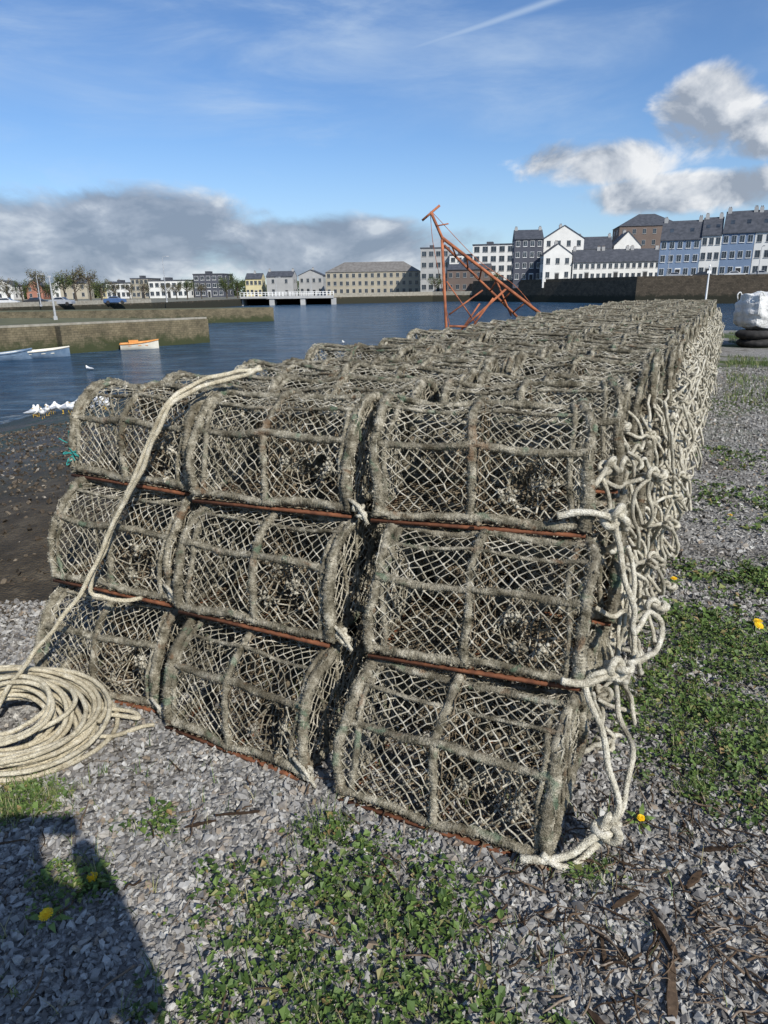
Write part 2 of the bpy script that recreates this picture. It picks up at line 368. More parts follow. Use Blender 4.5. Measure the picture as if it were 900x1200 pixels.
# ------------------------------------------------------------ weeds
M_weed=island('weed_leaves',[(0,(.03,.06,.012)),(.4,(.075,.13,.025)),(.8,(.13,.20,.04)),(.93,(.20,.22,.07)),(1,(.25,.16,.07))],.6,.4,40,.3)
M_blade=island('grass_blades',[(0,(.05,.09,.02)),(.5,(.10,.16,.035)),(.8,(.20,.23,.08)),(1,(.34,.30,.16))],.6,.4,40,.25)
def weeds(name,n,xr,yr,size,thr=.3):
    x=rng.uniform(*xr,n); y=rng.uniform(*yr,n); d=patchd(x,y); k=(d>thr*.6+.5*rng.random(n))&~in_pile(x,y)
    x,y,d=x[k],y[k],d[k]; cl=6; n=len(x)
    x=np.repeat(x,cl)+rng.normal(0,.010,n*cl); y=np.repeat(y,cl)+rng.normal(0,.010,n*cl); d=np.repeat(d,cl); n=len(x)
    z=terr(x,y)+rng.uniform(.004,.03,n)*(.5+d)
    L=rng.uniform(*size,n)*rng.choice([.7,1,1,1.6],n); W=L*rng.uniform(.20,.42,n); az_=rng.uniform(0,2*np.pi,n); el_=rng.uniform(-.2,.8,n)
    d1=np.stack([np.cos(az_)*np.cos(el_),np.sin(az_)*np.cos(el_),np.sin(el_)],1); si=np.stack([-np.sin(az_),np.cos(az_),rng.normal(0,.35,n)],1)
    p=np.stack([x,y,z],1); dn=np.array([[0,0,1.]])
    V=np.stack([p,p+d1*L[:,None]*.5+si*W[:,None]+dn*L[:,None]*.1,p+d1*L[:,None]-dn*L[:,None]*.12,p+d1*L[:,None]*.5-si*W[:,None]+dn*L[:,None]*.1],1)
    mb=MB(); b0=np.arange(n)[:,None]*4; mb.add(V.reshape(-1,3),t=np.concatenate([b0+np.array([[0,1,2]]),b0+np.array([[0,2,3]])]))
    return obj(name,mb.mesh(name,[M_weed],False))
weeds('clover_weeds',30000,(-1.6,2.4),(.7,3.6),(.008,.020))
weeds('clover_weeds',9000,(1.0,4),(2.8,7),(.015,.035))
def blades(name,pts,hl,wd):
    mb=MB(); n=len(pts); P=np.array(pts,float); az_=rng.uniform(0,2*np.pi,n); lean=rng.uniform(.2,1.1,n); L=rng.uniform(*hl,n)
    si=np.stack([-np.sin(az_),np.cos(az_),0*az_],1)*wd; rows=[]
    for k,f in enumerate([0,.4,.75,1.]):
        h=np.sin(f*1.3*(1-.3*lean))*L; o=np.stack([np.cos(az_),np.sin(az_),0*az_],1)*(lean*f**1.6*L)[:,None]
        c=P+o+np.stack([0*h,0*h,h*(1-.35*lean*f)],1); w_=(1-f*.92)
        rows+= [c-si*w_,c+si*w_]
    V=np.stack(rows,1).reshape(-1,3); b0=np.arange(n)[:,None]*8
    q=np.concatenate([b0+np.array([[0,1,3,2]]),b0+np.array([[2,3,5,4]]),b0+np.array([[4,5,7,6]])])
    mb.add(V,q); return obj(name,mb.mesh(name,[M_blade]))
pts=[]
n=8500; x=rng.uniform(-1.6,2.4,n); y=rng.uniform(.7,3.6,n); d=patchd(x,y); k=(d>.2+.6*rng.random(n))&~in_pile(x,y)
for a,b_ in zip(x[k],y[k]):
    for _ in range(3): pts.append((a+random.gauss(0,.008),b_+random.gauss(0,.008),0))
for tx,ty,nn in [(-.20,1.58,80),(-.14,1.62,40),(-1.05,1.75,160),(-1.15,1.68,160),(-1.2,1.8,120),(1.35,1.95,160),(1.45,1.8,160),(.55,1.42,50),(1.2,1.6,80),(.95,1.75,90),(1.5,2.1,160),(-.8,1.45,60),(.9,2.3,90),(.3,1.2,40),(1.1,1.35,60)]:
    for _ in range(nn): pts.append((tx+random.gauss(0,.035),ty+random.gauss(0,.03),0))
for _ in range(700):
    a,b_=random.uniform(-1.4,2.4),random.uniform(.75,3.4)
    if not in_pile(np.array([a]),np.array([b_]))[0]:
        for _ in range(3): pts.append((a+random.gauss(0,.006),b_+random.gauss(0,.006),0))
blades('grass',pts,(.025,.085),.0015)
pts=[]
n=9000; q=rng.uniform(7,24,n); r=rng.uniform(.35,3.2,n)
x=.434+q*.44+r*.898; y=1.494+q*.898-r*.44; k=(np.sin(x*1.3)+np.sin(y*.9+x)>.1)
for a,b_ in zip(x[k],y[k]):
    pts.append((a,b_,0)); pts.append((a+.02,b_+.01,0))
blades('grass',pts,(.05,.14),.005)

# dandelions
M_yel=noisy('dandelion_petals',(.80,.48,.01),(.95,.66,.02),40,.6)
M_stem=noisy('dandelion_stem',(.10,.16,.04),(.16,.22,.06),10,.6)
def dandelion(x,y,h=.035,r=.017):
    mb=MB(); z0=float(terr(x,y)); tube(mb,spline([(0,0,0),(.004,.002,h*.6),(0,0,h)],4),.0016,5,m=1)
    for ring,(nn,rr,up) in enumerate([(22,r,.001),(18,r*.78,.004),(12,r*.5,.006),(7,r*.25,.007)]):
        for k_ in range(nn):
            a=2*math.pi*k_/nn+ring*.3+random.uniform(-.05,.05); c,s=math.cos(a),math.sin(a); w_=.0016
            rr2=rr*random.uniform(.9,1.08)
            mb.add([(0-s*w_*.5,c*w_*.5,h+up-.003),(s*w_*.5,-c*w_*.5,h+up-.003),(c*rr2+s*w_,s*rr2-c*w_,h+up),(c*rr2-s*w_,s*rr2+c*w_,h+up)],[(0,1,2,3)],m=0)
    for k_ in range(6):
        a=k_*1.05+random.uniform(-.2,.2); c,s=math.cos(a),math.sin(a); l_=random.uniform(.04,.07)
        mb.add([(0,0,.004),(c*l_*.5-s*.008,s*l_*.5+c*.008,.02),(c*l_,s*l_,.008),(c*l_*.5+s*.008,s*l_*.5-c*.008,.02)],[(0,1,2,3)],m=1)
    o=obj('dandelion',mb.mesh('dandelion',[M_yel,M_stem]),(x,y,z0)); o.rotation_euler=(random.uniform(0,.4),random.uniform(-.2,.2),0)
for a in [(-.853,1.315),(-.787,1.436,.03,.014),(1.52,3.3),(1.67,2.76,.05,.02),(1.70,2.80,.04,.02),(.74,1.62,.03,.011),(2.3,4.3)]: dandelion(*a)

# wood debris
M_wood=island('weathered_driftwood',[(0,(.035,.022,.014)),(.5,(.10,.065,.04)),(.85,(.22,.16,.11)),(1,(.36,.30,.24))],.9,.2,90,.6)
mb=MB()
def stick(x,y,L,a,r):
    P=[(x+math.cos(a)*L*f+random.gauss(0,L*.05),y+math.sin(a)*L*f+random.gauss(0,L*.05),float(terr(x,y))+.012+random.uniform(0,.012)) for f in (0,.35,.7,1)]
    P=spline(P,5); N=len(P); rr=r*(1-.5*np.linspace(0,1,N))*(1+.2*rng.random(N)); tube(mb,P,rr,5)
for _ in range(950):
    if random.random()<.66: x=random.gauss(.80,.38); y=random.gauss(1.30,.28)
    else: x=random.uniform(-1.2,2.); y=random.uniform(.75,2.6)
    if y<.6 or in_pile(np.array([x]),np.array([y]))[0]: continue
    stick(x,y,random.uniform(.015,.10),random.uniform(0,6.3),random.uniform(.0008,.0035))
obj('twigs',mb.mesh('twigs',[M_wood],True))
mb=MB()
for (x,y,L_,W_,a) in [(.62,1.10,.16,.03,1.2),(.66,1.24,.14,.018,1.7),(.45,1.02,.12,.02,2.1),(-.55,1.03,.06,.025,.2),(.60,1.34,.10,.014,.5),(.34,1.24,.12,.010,1.9),(.80,1.40,.08,.02,.7),(.30,.88,.13,.022,1.6),(-.55,1.62,.09,.006,.3),(-.45,1.66,.13,.005,.1),(1.0,1.2,.09,.022,2.6),(.9,1.5,.07,.012,.1),(.5,1.2,.09,.012,1.4)]:
    mbs=[]
    N=9; ca,sa=math.cos(a),math.sin(a)
    for k_ in range(N):
        f=k_/(N-1)-.5; ww=W_*.5*(1-.6*abs(f*2)**3)*random.uniform(.6,1.15); hz=random.uniform(.004,.010)
        for sx,zz in ((-1,0),(1,0),(.8,hz),(-.8,hz)):
            mbs.append((x+ca*f*L_-sa*ww*sx,y+sa*f*L_+ca*ww*sx,.012+zz+random.uniform(0,.004)))
    qs=[]
    for k_ in range(N-1):
        for j in range(4): qs.append((k_*4+j,k_*4+(j+1)%4,k_*4+4+(j+1)%4,k_*4+4+j))
    qs+=[(0,1,2,3),((N-1)*4,(N-1)*4+1,(N-1)*4+2,(N-1)*4+3)]
    mb.add(mbs,qs)
obj('wood_debris',mb.mesh('wood_debris',[M_wood]))

# ------------------------------------------------------------ lobster pots
L=.62; W=.47; H=.350
def prof(tt):
    c=np.cos(tt); s=np.sin(tt)
    return -W/2*np.sign(c)*np.abs(c)**.90, H*np.abs(s)**.86
_t=np.linspace(0,np.pi,400); _y,_z=prof(_t); _s=np.r_[0,np.cumsum(np.hypot(np.diff(_y),np.diff(_z)))]; ARC=_s[-1]
def profs(f):
    tt=np.interp(np.asarray(f)*ARC,_s,_t); return prof(tt)
def make_pot(seed,lod=0):
    global rng
    rng=np.random.default_rng(seed); mb=MB()
    ph=rng.uniform(0,6.3,8)
    FZ=(1.,.10)[lod]; ST=(1.,2.6)[lod]; NS=(9,5)[lod]
    def wrapmod(pitch):
        a,b_,c_,d_=rng.uniform(0,6,4)
        if lod: return lambda s,th: 1+.16*np.sin(s*31+a+th)+.12*np.sin(s*77+b_-2*th)
        def f(s,th):
            j=rng.normal(0,.07,(s.shape[0],th.shape[1]))
            return (1+.12*np.cos(2*np.pi*s/pitch+th+1.2*np.sin(s*19+c_))+.15*np.sin(s*31+a+th)+.12*np.sin(s*77+b_-2*th)+.08*np.sin(s*143+th*3+d_)+.12*np.sin(s*11+d_)+j)
        return f
    fr=np.linspace(0,1,120); y,z=profs(fr)
    def hoop(hx,rad,k0,nf,z0=.012):
        a,b_,c_=rng.uniform(0,6.3,3)
        xx=hx+.009*np.sin(fr*7+a)+.005*np.sin(fr*19+b_); k=k0+.018*np.sin(fr*9+c_)+.010*np.sin(fr*23+a)
        P=np.stack([xx,y*k,z*k+z0],1); P,_=resample(P,.0040*ST); V=tube(mb,P,rad,NS,wrapmod(.0115)); fuzz(mb,V,nf*FZ,.011,.0008); knots(mb,V[rng.integers(0,len(V),int(60*FZ))],.005)
    hoop(-L/2,.0165,.97,2600); hoop(-.005+rng.normal(0,.012),.0135,.975,2200); hoop(L/2,.0175,.97,2600)
    hoop(-L/2+.033,.0090,.955,900,.01); hoop(L/2-.036,.0090,.955,900,.01)
    def sag(x): return .014*np.sin((x/L+.5)*2*np.pi)**2
    xs=np.linspace(-L/2,L/2,40)
    for f,rad in ((.5,.0115),(.26+rng.normal(0,.008),.0120),(.74,.0120),(.012,.0135),(.988,.0135),(.40+rng.normal(0,.01),.006),(.60,.006)):
        yy,zz=profs(f); k=.975; a=rng.uniform(0,6)
        P=np.stack([xs,yy*k*(1-sag(xs))+.003*np.sin(xs*17+a),zz*k*(1-sag(xs)*1.5)+.012+.006*np.sin(xs*15+f*9+a)],1); P,_=resample(P,.0040*ST)
        V=tube(mb,P,rad,NS,wrapmod(.011)); fuzz(mb,V,1000*FZ,.010,.0008); knots(mb,V[rng.integers(0,len(V),int(25*FZ))],.0045)
    for e in (-1,1):
        P=np.array([(e*L/2,-W/2+.01,.014),(e*L/2,0,.010),(e*L/2,W/2-.01,.014)]); P,_=resample(P,.0042*ST)
        V=tube(mb,P,.015,NS,wrapmod(.012)); fuzz(mb,V,700*FZ,.012,.0008)
    for yy in (-W/2+.004,W/2-.004): mb.box(-L/2-.012,L/2+.012,yy-.008,yy+.008,-.010,.000,m=2)
    for xx in (-L/2+.02,0,L/2-.02): mb.box(xx-.008,xx+.008,-W/2+.012,W/2-.012,-.009,-.001,m=2)
    # body net
    na=32 if not lod else 24; nb=46 if not lod else 34; NR=.0023 if not lod else .0028
    I,J=np.meshgrid(np.arange(na+1),np.arange(nb+1),indexing='ij')
    a=I/na; f=J/nb
    xx=(a-.5)*L
    half=np.abs(np.sin(a*2*np.pi)); pull=1-.06*half*(1+.4*np.sin(f*9+ph[0]))
    yy,zz=profs(f)
    jit=.0028
    warp=.009*np.sin(f*13+ph[1])+.006*np.sin(f*29+ph[2]+a*9)
    N=np.stack([xx+warp*half+rng.normal(0,jit,xx.shape),yy*.985*pull+rng.normal(0,jit,xx.shape),zz*.985*(1-.06*half*np.sin(f*np.pi))+.012+.006*half*np.sin(a*21+ph[3])+.004*half*np.sin(f*31+ph[4])+rng.normal(0,jit,xx.shape)],-1)
    hx=.155+rng.normal(0,.012); hf=.135+rng.normal(0,.008); ha=.068; hb=.072; ri=rng.uniform(0,6.3,3)
    def rad_irr(phi): return 1+.22*np.sin(2*phi+ri[0])+.15*np.sin(3*phi+ri[1])+.08*np.sin(5*phi+ri[2])
    def hole(A,F,sg=1):
        X_=((A-.5)*L*sg-hx)/ha; F_=((F if sg==1 else 1-F)-hf)/hb
        return np.hypot(X_,F_)<rad_irr(np.arctan2(F_,X_))
    par=(I+J)%2==0
    E0=[];E1=[]
    for dj in (1,-1):
        i0=I[:-1]; j0=J[:-1]; ok=par[:-1]&(j0+dj>=0)&(j0+dj<=nb)
        ii=i0[ok]; jj=j0[ok]; A_=(ii+.5)/na; F_=(jj+dj*.5)/nb; kk=~hole(A_,F_)&~hole(A_,F_,-1)&(rng.random(len(ii))>.012)
        ii=ii[kk];jj=jj[kk]; E0.append(N[ii,jj]); E1.append(N[ii+1,jj+dj])
    P=np.concatenate(E0); Q=np.concatenate(E1)
    prisms(mb,P,Q,NR,m=1); knots(mb,P[::2],.0046,m=1)
    fuzz(mb,P,1400*FZ,.007,.0007,m=1)
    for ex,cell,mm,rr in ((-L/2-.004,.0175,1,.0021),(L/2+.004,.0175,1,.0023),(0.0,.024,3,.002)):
        if lod and mm==3: continue
        if lod: cell*=1.4; rr*=1.4
        gy=np.arange(-W/2,W/2+cell,cell); gz=np.arange(0,H+cell,cell*1.15)
        A,B=np.meshgrid(np.arange(len(gy)),np.arange(len(gz)),indexing='ij')
        Yg=gy[A]; Zg=gz[B]
        r2=(np.abs(Yg)/(W/2))**(2/.88)+(Zg/H)**(2/.88)
        s_=np.where(r2>1,r2**-.44,1.); Yg=Yg*s_; Zg=Zg*s_
        bul=.016*np.clip(1-r2,0,1)*(-1 if ex>0 else 1)
        Nn=np.stack([ex+bul+rng.normal(0,.004,Yg.shape),Yg+rng.normal(0,.003,Yg.shape),Zg+.012+rng.normal(0,.003,Yg.shape)],-1)
        par=(A+B)%2==0; e0=[];e1=[]
        for dj in (1,-1):
            ok=par[:-1]&(B[:-1]+dj>=0)&(B[:-1]+dj<len(gz)); ii=A[:-1][ok]; jj=B[:-1][ok]
            k1=(r2[ii,jj]<1.15)|(r2[ii+1,jj+dj]<1.15); ii=ii[k1];jj=jj[k1]
            e0.append(Nn[ii,jj]); e1.append(Nn[ii+1,jj+dj])
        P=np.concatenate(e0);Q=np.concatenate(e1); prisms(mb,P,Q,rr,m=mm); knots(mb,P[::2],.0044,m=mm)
        if mm==1: fuzz(mb,P,900*FZ,.010,.0008,m=1)
    for e in (-1,1):
        for tgt in ((-.10,.0),(.0,.0),(.11,.0)):
            yt,zt=profs(.5+tgt[0]*1.6)
            P=spline([(e*L/2,yt*.97,zt*.97+.01),(e*(L/2-.004),yt*.6,.17),(e*L/2,tgt[0]*.8,.02)],12); P,_=resample(P,.005*ST)
            V=tube(mb,P,.0065,6,wrapmod(.012)); fuzz(mb,V,200*FZ,.010,.0008)
    for sgn in (1,-1):
        nphi=20; nr=6
        A,B=np.meshgrid(np.arange(nr+1),np.arange(nphi),indexing='ij'); rr=A/nr; phi=B/nphi*2*np.pi
        ir=rad_irr(phi)*1.06
        fo=hf+hb*np.sin(phi)*ir; yo,zo=profs(np.clip(fo,.01,.5)); xo=hx+ha*np.cos(phi)*ir
        ii_=1+.25*np.sin(2*phi+ri[1])+.15*np.sin(3*phi+ri[2])
        xi=.12+.042*np.cos(phi)*ii_; zi=.14+.042*np.sin(phi)*ii_; yi=-.06+.02*np.sin(phi+ri[0])
        k=rr**.85
        Nn=np.stack([(xo*(1-k)+xi*k)*sgn,(yo*.98*(1-k)+yi*k)*sgn,zo*(1-k)+zi*k+.01-.02*np.sin(rr*np.pi)],-1)+rng.normal(0,.004,A.shape+(3,))
        e0=[];e1=[]
        par=(A+B)%2==0
        for dj in (1,-1):
            ok=par[:-1]; ii=A[:-1][ok]; jj=B[:-1][ok]; e0.append(Nn[ii,jj]); e1.append(Nn[ii+1,(jj+dj)%nphi])
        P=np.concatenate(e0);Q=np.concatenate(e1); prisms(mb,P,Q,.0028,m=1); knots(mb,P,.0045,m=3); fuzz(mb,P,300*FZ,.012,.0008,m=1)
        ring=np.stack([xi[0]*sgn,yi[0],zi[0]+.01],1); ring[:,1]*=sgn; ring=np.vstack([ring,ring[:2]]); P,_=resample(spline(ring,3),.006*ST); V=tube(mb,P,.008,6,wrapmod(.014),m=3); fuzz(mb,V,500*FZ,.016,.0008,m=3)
        c_=np.stack([xo[0]*sgn,yo[0]*.97*sgn,zo[0]+.012],1)
        for w_ in rng.integers(0,nphi,3):
            Pt=c_[w_]+rng.normal(0,1,(14,3))*np.array([.014,.006,.012]); knots(mb,Pt,.006,m=1); fuzz(mb,Pt,120*FZ,.016,.0009,m=1)
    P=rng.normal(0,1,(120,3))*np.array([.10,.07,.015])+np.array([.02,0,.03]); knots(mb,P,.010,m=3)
    gx=np.arange(-L/2,L/2,.03); gy=np.arange(-W/2,W/2,.03); A,B=np.meshgrid(gx,gy,indexing='ij')
    P=np.stack([A,B,0*A+.006],-1).reshape(-1,3)
    if not lod: prisms(mb,P,P+np.array([.03,.03,0]),.0025,m=3); prisms(mb,P+np.array([.03,0,0]),P+np.array([0,.03,0]),.0025,m=3)
    return mb.mesh('lobster_pot',[M_wrap,M_net,M_rust,M_inner],True)
pots=[make_pot(100+k) for k in range(7)]
pots_far=[make_pot(200+k,1) for k in range(5)]
rng=np.random.default_rng(77)
FS=.974
FR={(0,0):((.434,1.494),(-.15,1.768)),(0,1):((-.285,1.86),(-.81,2.155)),(0,2):((-.875,2.25),(-1.42,2.46)),
    (1,0):((.564,1.755),(-.046,1.96)),(1,1):((-.199,2.031),(-.758,2.30)),(1,2):((-.814,2.352),(-1.364,2.606)),
    (2,0):((.621,2.02),(-.032,2.172)),(2,1):((-.123,2.22),(-.706,2.445)),(2,2):((-.76,2.525),(-1.327,2.836))}
TZ=[.012,.402,.780]
rec=np.array([.44,.898]); endyaw=math.atan2(-.44,.898)
sidepts=[]; idx=0
for tier in range(3):
    for c in range(3):
        (a,b_),(a2,b2)=FR[(tier,c)]; a,b_,a2,b2=a*FS,b_*FS,a2*FS,b2*FS
        p=np.array([a,b_]); yaw0=math.atan2(b_-b2,a-a2); len0=math.hypot(a-a2,b_-b2)
        for r_ in range(40-tier):
            k=min(1,r_/5); yaw=yaw0*(1-k)+endyaw*k
            if r_>0: yaw+=random.gauss(0,.03)
            d=rec*(.470*r_)
            pr=p+d+(np.array([random.gauss(0,.025),random.gauss(0,.014)]) if r_ else 0)
            axd=np.array([math.cos(yaw),math.sin(yaw)]); nrm=np.array([-axd[1],axd[0]])
            cen=pr-axd*L/2*(len0/L if r_==0 else 1)+nrm*W/2
            z=TZ[tier]+float(terr(*cen))*(.3)+ (random.uniform(-.008,.012) if r_ else 0)
            if r_==0: me=pots[idx%7]; idx+=1
            else: me=pots[random.randrange(7)] if r_<7 else pots_far[random.randrange(5)]
            if tier<2 and c==1 and r_>=12 and r_<36-tier: continue
            o=obj('lobster_pot',me,(cen[0],cen[1],z),yaw)
            if r_: o.rotation_euler=(random.gauss(0,.03),random.gauss(0,.02),yaw); o.scale=(random.uniform(.97,1.03),1,random.uniform(.94,1.05))
            else: o.scale=(len0/L,1,1); o.rotation_euler=(0,random.gauss(0,.008),yaw)
            if c==0: sidepts.append((tier,r_,cen[0],cen[1],z,yaw))
# ------------------------------------------------------------ ropes on the side
def adj(P):
    """shift rope points with the stepped-back upper tiers"""
    P=np.asarray(P,float).reshape(-1,3).copy(); z=P[:,2]
    k=np.interp(z,[.1,.42,.83,1.3],[1.,1.018,1.07,1.07])
    P[:,0]*=k*FS; P[:,1]*=k*FS; P[:,2]=1.5-(1.5-z)*k
    return P
def ropemod(pitch=.03,amp=.16): return lambda s,th: (1+amp*np.abs(np.cos(1.5*th-np.pi*1.0*s/pitch*3))-amp*.5)*(1+.05*np.sin(s*40)+.04*np.sin(s*93+th))
def rope(mb,P,r=.0095,n=10,nseg=9,m=0,fz=0,wob=0):
    P=spline(P,n); P,s=resample(P,.005)
    if wob: 
        a=random.uniform(0,6); P=P+np.stack([wob*np.sin(s*38+a),wob*np.sin(s*31+a*2),wob*np.sin(s*44+a*3)],1)
    V=tube(mb,P,r,nseg,ropemod(r*5.5),m=m)
    if fz: fuzz(mb,V,fz,.009,.0007,m=m)
def knot(mb,c,R=.022,r=.009,m=0):
    t=np.linspace(0,2*np.pi,60); q=random.uniform(0,6)
    P=np.stack([(np.sin(t)+2*np.sin(2*t))*R*.42,(np.cos(t)-2*np.cos(2*t))*R*.42,-np.sin(3*t)*R*.55],1)
    Rm=np.array(Matrix.Rotation(q,3,'X')@Matrix.Rotation(q*1.7,3,'Z')); P=P@Rm.T+np.asarray(c,float).reshape(3)
    P,_=resample(P,.005); V=tube(mb,P,r,9,ropemod(r*5.5),m=m); fuzz(mb,V,90,.009,.0007,m=m)
side=[]
for vnt in range(9):
    random.seed(50+vnt); mb=MB(); R_=random.uniform
    k1=(L/2+R_(.06,.14),-W/2+R_(.03,.16),R_(-.02,.10))
    rope(mb,[(L/2-.05,-W/2-.015,.05),(L/2+.01,-W/2-.02,.03),(L/2+.04,-W/2+.03,.03),k1],.0085,fz=150,wob=.002); knot(mb,k1,.024)
    knot(mb,(k1[0]+.015,k1[1]+.02,k1[2]-.015),.02)
    pts=[k1]
    for _ in range(random.choice([4,5,6])):
        pts.append((L/2+R_(.02,.20),R_(-.24,.26),R_(-.26,.20)))
    pts.append((L/2+.02,R_(0,.2),R_(.0,.1))); rope(mb,pts,.0078,fz=400,wob=.003)
    # drooping loop
    y0=R_(-.15,.1); o_=R_(.10,.19); dz=R_(.10,.26)
    rope(mb,[k1,(L/2+o_*.8,y0-.05,-.02),(L/2+o_,y0,-dz*.7),(L/2+o_*.9,y0+.06,-dz),(L/2+o_*.7,y0+.12,-dz*.6),(L/2+.05,y0+.14,.02),(L/2+.01,y0+.1,.06)],.0078,fz=300,wob=.003)
    pts=[(L/2+.01,W/2-.06,.02),(L/2+R_(.05,.12),R_(.0,.2),-R_(.05,.3)),(L/2+R_(.05,.18),R_(-.15,.05),-R_(.15,.33)),(L/2+R_(.03,.10),-W/2+R_(0,.1),-R_(.0,.2)),k1]
    rope(mb,pts,.0075,fz=300,wob=.003)
    pts=[(L/2+.015,-.16,R_(.1,.2)),(L/2+.05,-.05,R_(.0,.15)),(L/2+.03,.1,R_(.0,.12)),(L/2+.06,.22,R_(0,.1)),(L/2+.05,.36,R_(0,.15))]
    rope(mb,pts,.0075,fz=200,wob=.003)
    if vnt%2: knot(mb,pts[2],.026,.009)
    for _ in range(2):
        p0=(L/2+R_(.02,.08),R_(-.2,.2),R_(0,.2)); rope(mb,[p0,(p0[0]+R_(.02,.06),p0[1]+R_(-.04,.04),p0[2]-.04),(p0[0]+R_(.02,.07),p0[1]+R_(-.06,.06),p0[2]-R_(.08,.13))],.0065,fz=200,wob=.003)
    side.append(mb.mesh('tangled_rope',[M_rope],True))
random.seed(11)
for tier,r_,x,y,z,yaw in sidepts:
    if r_==0: continue
    o=obj('tangled_rope',side[random.randrange(9)],(x+random.gauss(0,.01),y,z),yaw)
mb=MB()
K1=(.61,1.53,.10); K2=(.665,1.72,.485); K3=(.675,1.88,.875)
def R2(P,*a,**k): rope(mb,adj(P),*a,**k)
def N2(c,*a,**k): knot(mb,adj(c),*a,**k)
R2([(.36,1.49,.045),(.43,1.475,.05),(.50,1.485,.06),(.56,1.51,.085),K1],.0105,fz=400,wob=.002); N2(K1,.028,.011); N2((.62,1.54,.09),.022,.010)
R2([(.60,1.55,.04),(.53,1.50,.02),(.47,1.47,.03),(.42,1.48,.07)],.009,fz=300,wob=.002)
R2([K1,(.635,1.54,.17),(.62,1.58,.25),(.60,1.66,.36),(.57,1.71,.44),(.60,1.70,.48),K2],.0088,fz=400,wob=.003)
R2([K1,(.66,1.56,.16),(.70,1.64,.24),(.72,1.72,.26),(.70,1.78,.30),(.69,1.78,.40),K2],.008,fz=400,wob=.003)
R2([(.50,1.70,.46),(.56,1.70,.45),(.61,1.70,.46),K2],.0105,fz=300,wob=.002); N2(K2,.028,.011); N2((.66,1.74,.46),.024,.010)
R2([K2,(.74,1.78,.47),(.85,1.90,.44),(.88,1.96,.50),(.82,1.92,.56),(.76,1.86,.52),(.74,1.84,.60),(.70,1.84,.72),(.68,1.87,.82),K3],.0088,fz=500,wob=.003)
R2([K2,(.70,1.76,.42),(.75,1.86,.36),(.80,1.95,.40),(.78,1.96,.55),(.80,2.02,.66),(.76,2.0,.74)],.008,fz=500,wob=.003)
R2([(.50,1.87,.885),(.56,1.86,.90),(.62,1.86,.89),K3],.0105,fz=300,wob=.002); N2(K3,.030,.011); N2((.69,1.90,.85),.024,.010)
R2([K3,(.70,1.92,.80),(.70,1.98,.74),(.74,2.05,.72),(.73,2.10,.84),(.70,2.12,.94)],.008,fz=400,wob=.003)
R2([(.62,1.93,.96),(.66,1.98,.98),(.70,2.05,.98),(.76,2.12,.95),(.80,2.2,.97)],.008,fz=300,wob=.003); N2((.70,2.05,.98),.024,.009)
obj('tangled_rope',mb.mesh('tangled_rope',[M_rope],True))
mb=MB()
for (x,y,z) in [(-.265,1.845,.06),(-.14,1.975,.47),(-.08,2.055,.86),(-.85,2.22,.05),(-.77,2.28,.48)]:
    x,y,z=adj((x,y,z))[0]; knot(mb,(x,y,z),.014,.0065); knot(mb,(x+.01,y-.01,z-.02),.012,.006); rope(mb,[(x-.04,y+.02,z+.03),(x,y-.02,z+.01),(x+.03,y-.02,z-.05)],.006,fz=100)
obj('lashing_rope',mb.mesh('lashing_rope',[M_rope],True))
mb=MB()
for (x,y,z) in [(-1.325,2.85,.84),(-1.30,2.84,.87),(-1.335,2.90,.93)]:
    for _ in range(2):
        P=[(x*FS+random.gauss(0,.016),y*FS+random.gauss(0,.012)-.02,z+random.gauss(0,.018)) for _ in range(5)]; tube(mb,spline(P,6),.0025,5)
obj('teal_twine_scraps',mb.mesh('teal_twine_scraps',[M_teal],True))
# long rope + coil
mb=MB()
R2([(-.46,2.60,1.235),(-.50,2.50,1.215),(-.58,2.42,1.205),(-.70,2.33,1.16),(-.76,2.26,1.06),(-.82,2.22,.93),(-.91,2.22,.80),(-1.0,2.24,.65),(-1.08,2.24,.52),(-1.18,2.22,.40),(-1.27,2.19,.30),(-1.35,2.14,.20),(-1.40,2.10,.12)],.0080,fz=500,wob=.002)
R2([(-.45,2.58,1.23),(-.56,2.48,1.225),(-.66,2.38,1.20),(-.735,2.31,1.14),(-.80,2.28,1.02),(-.87,2.25,.88),(-.98,2.26,.68),(-1.08,2.29,.50),(-1.04,2.31,.455),(-.98,2.32,.44),(-.92,2.35,.43)],.0080,fz=500,wob=.002)
obj('long_rope',mb.mesh('long_rope',[M_coil],True))
mb=MB(); random.seed(3)
cen=np.array([-1.31,2.04,.05]); th=np.linspace(0,2*np.pi*24,24*40)
Rr=.195+.078*np.sin(th*.063+1)+.018*np.sin(th*.37)+.016*np.sin(th*1.31)+.008*np.sin(th*2.7)
P=np.stack([Rr*np.cos(th)*1.12+.014*np.sin(th*.23+1),Rr*np.sin(th)*.84+.010*np.sin(th*.31),.045+.05*np.sin(th*.11)+.024*np.sin(th*1.07+2)+(.25-Rr)*.22],1)
Rm=np.array(Matrix.Rotation(.26,3,'X')@Matrix.Rotation(.10,3,'Y')); P=P@Rm.T+cen; P[:,2]=np.maximum(P[:,2],.015)
P,_=resample(P,.0065); V=tube(mb,P,.0082,8,ropemod(.046),m=0); fuzz(mb,V,2500,.008,.0006)
rope(mb,[(-1.08,2.07,.08),(-.98,2.12,.05),(-.90,2.12,.035),(-.94,2.16,.04),(-1.04,2.15,.06)],.008,wob=.002)
rope(mb,[(-1.09,2.0,.06),(-1.0,2.02,.03),(-.93,2.06,.02),(-.84,2.10,.02)],.0075,wob=.003)
rope(mb,[(-1.5,2.2,.06),(-1.3,2.26,.10),(-1.1,2.2,.10),(-1.0,2.1,.06)],.008,wob=.003)
obj('rope_coil',mb.mesh('rope_coil',[M_coil],True))

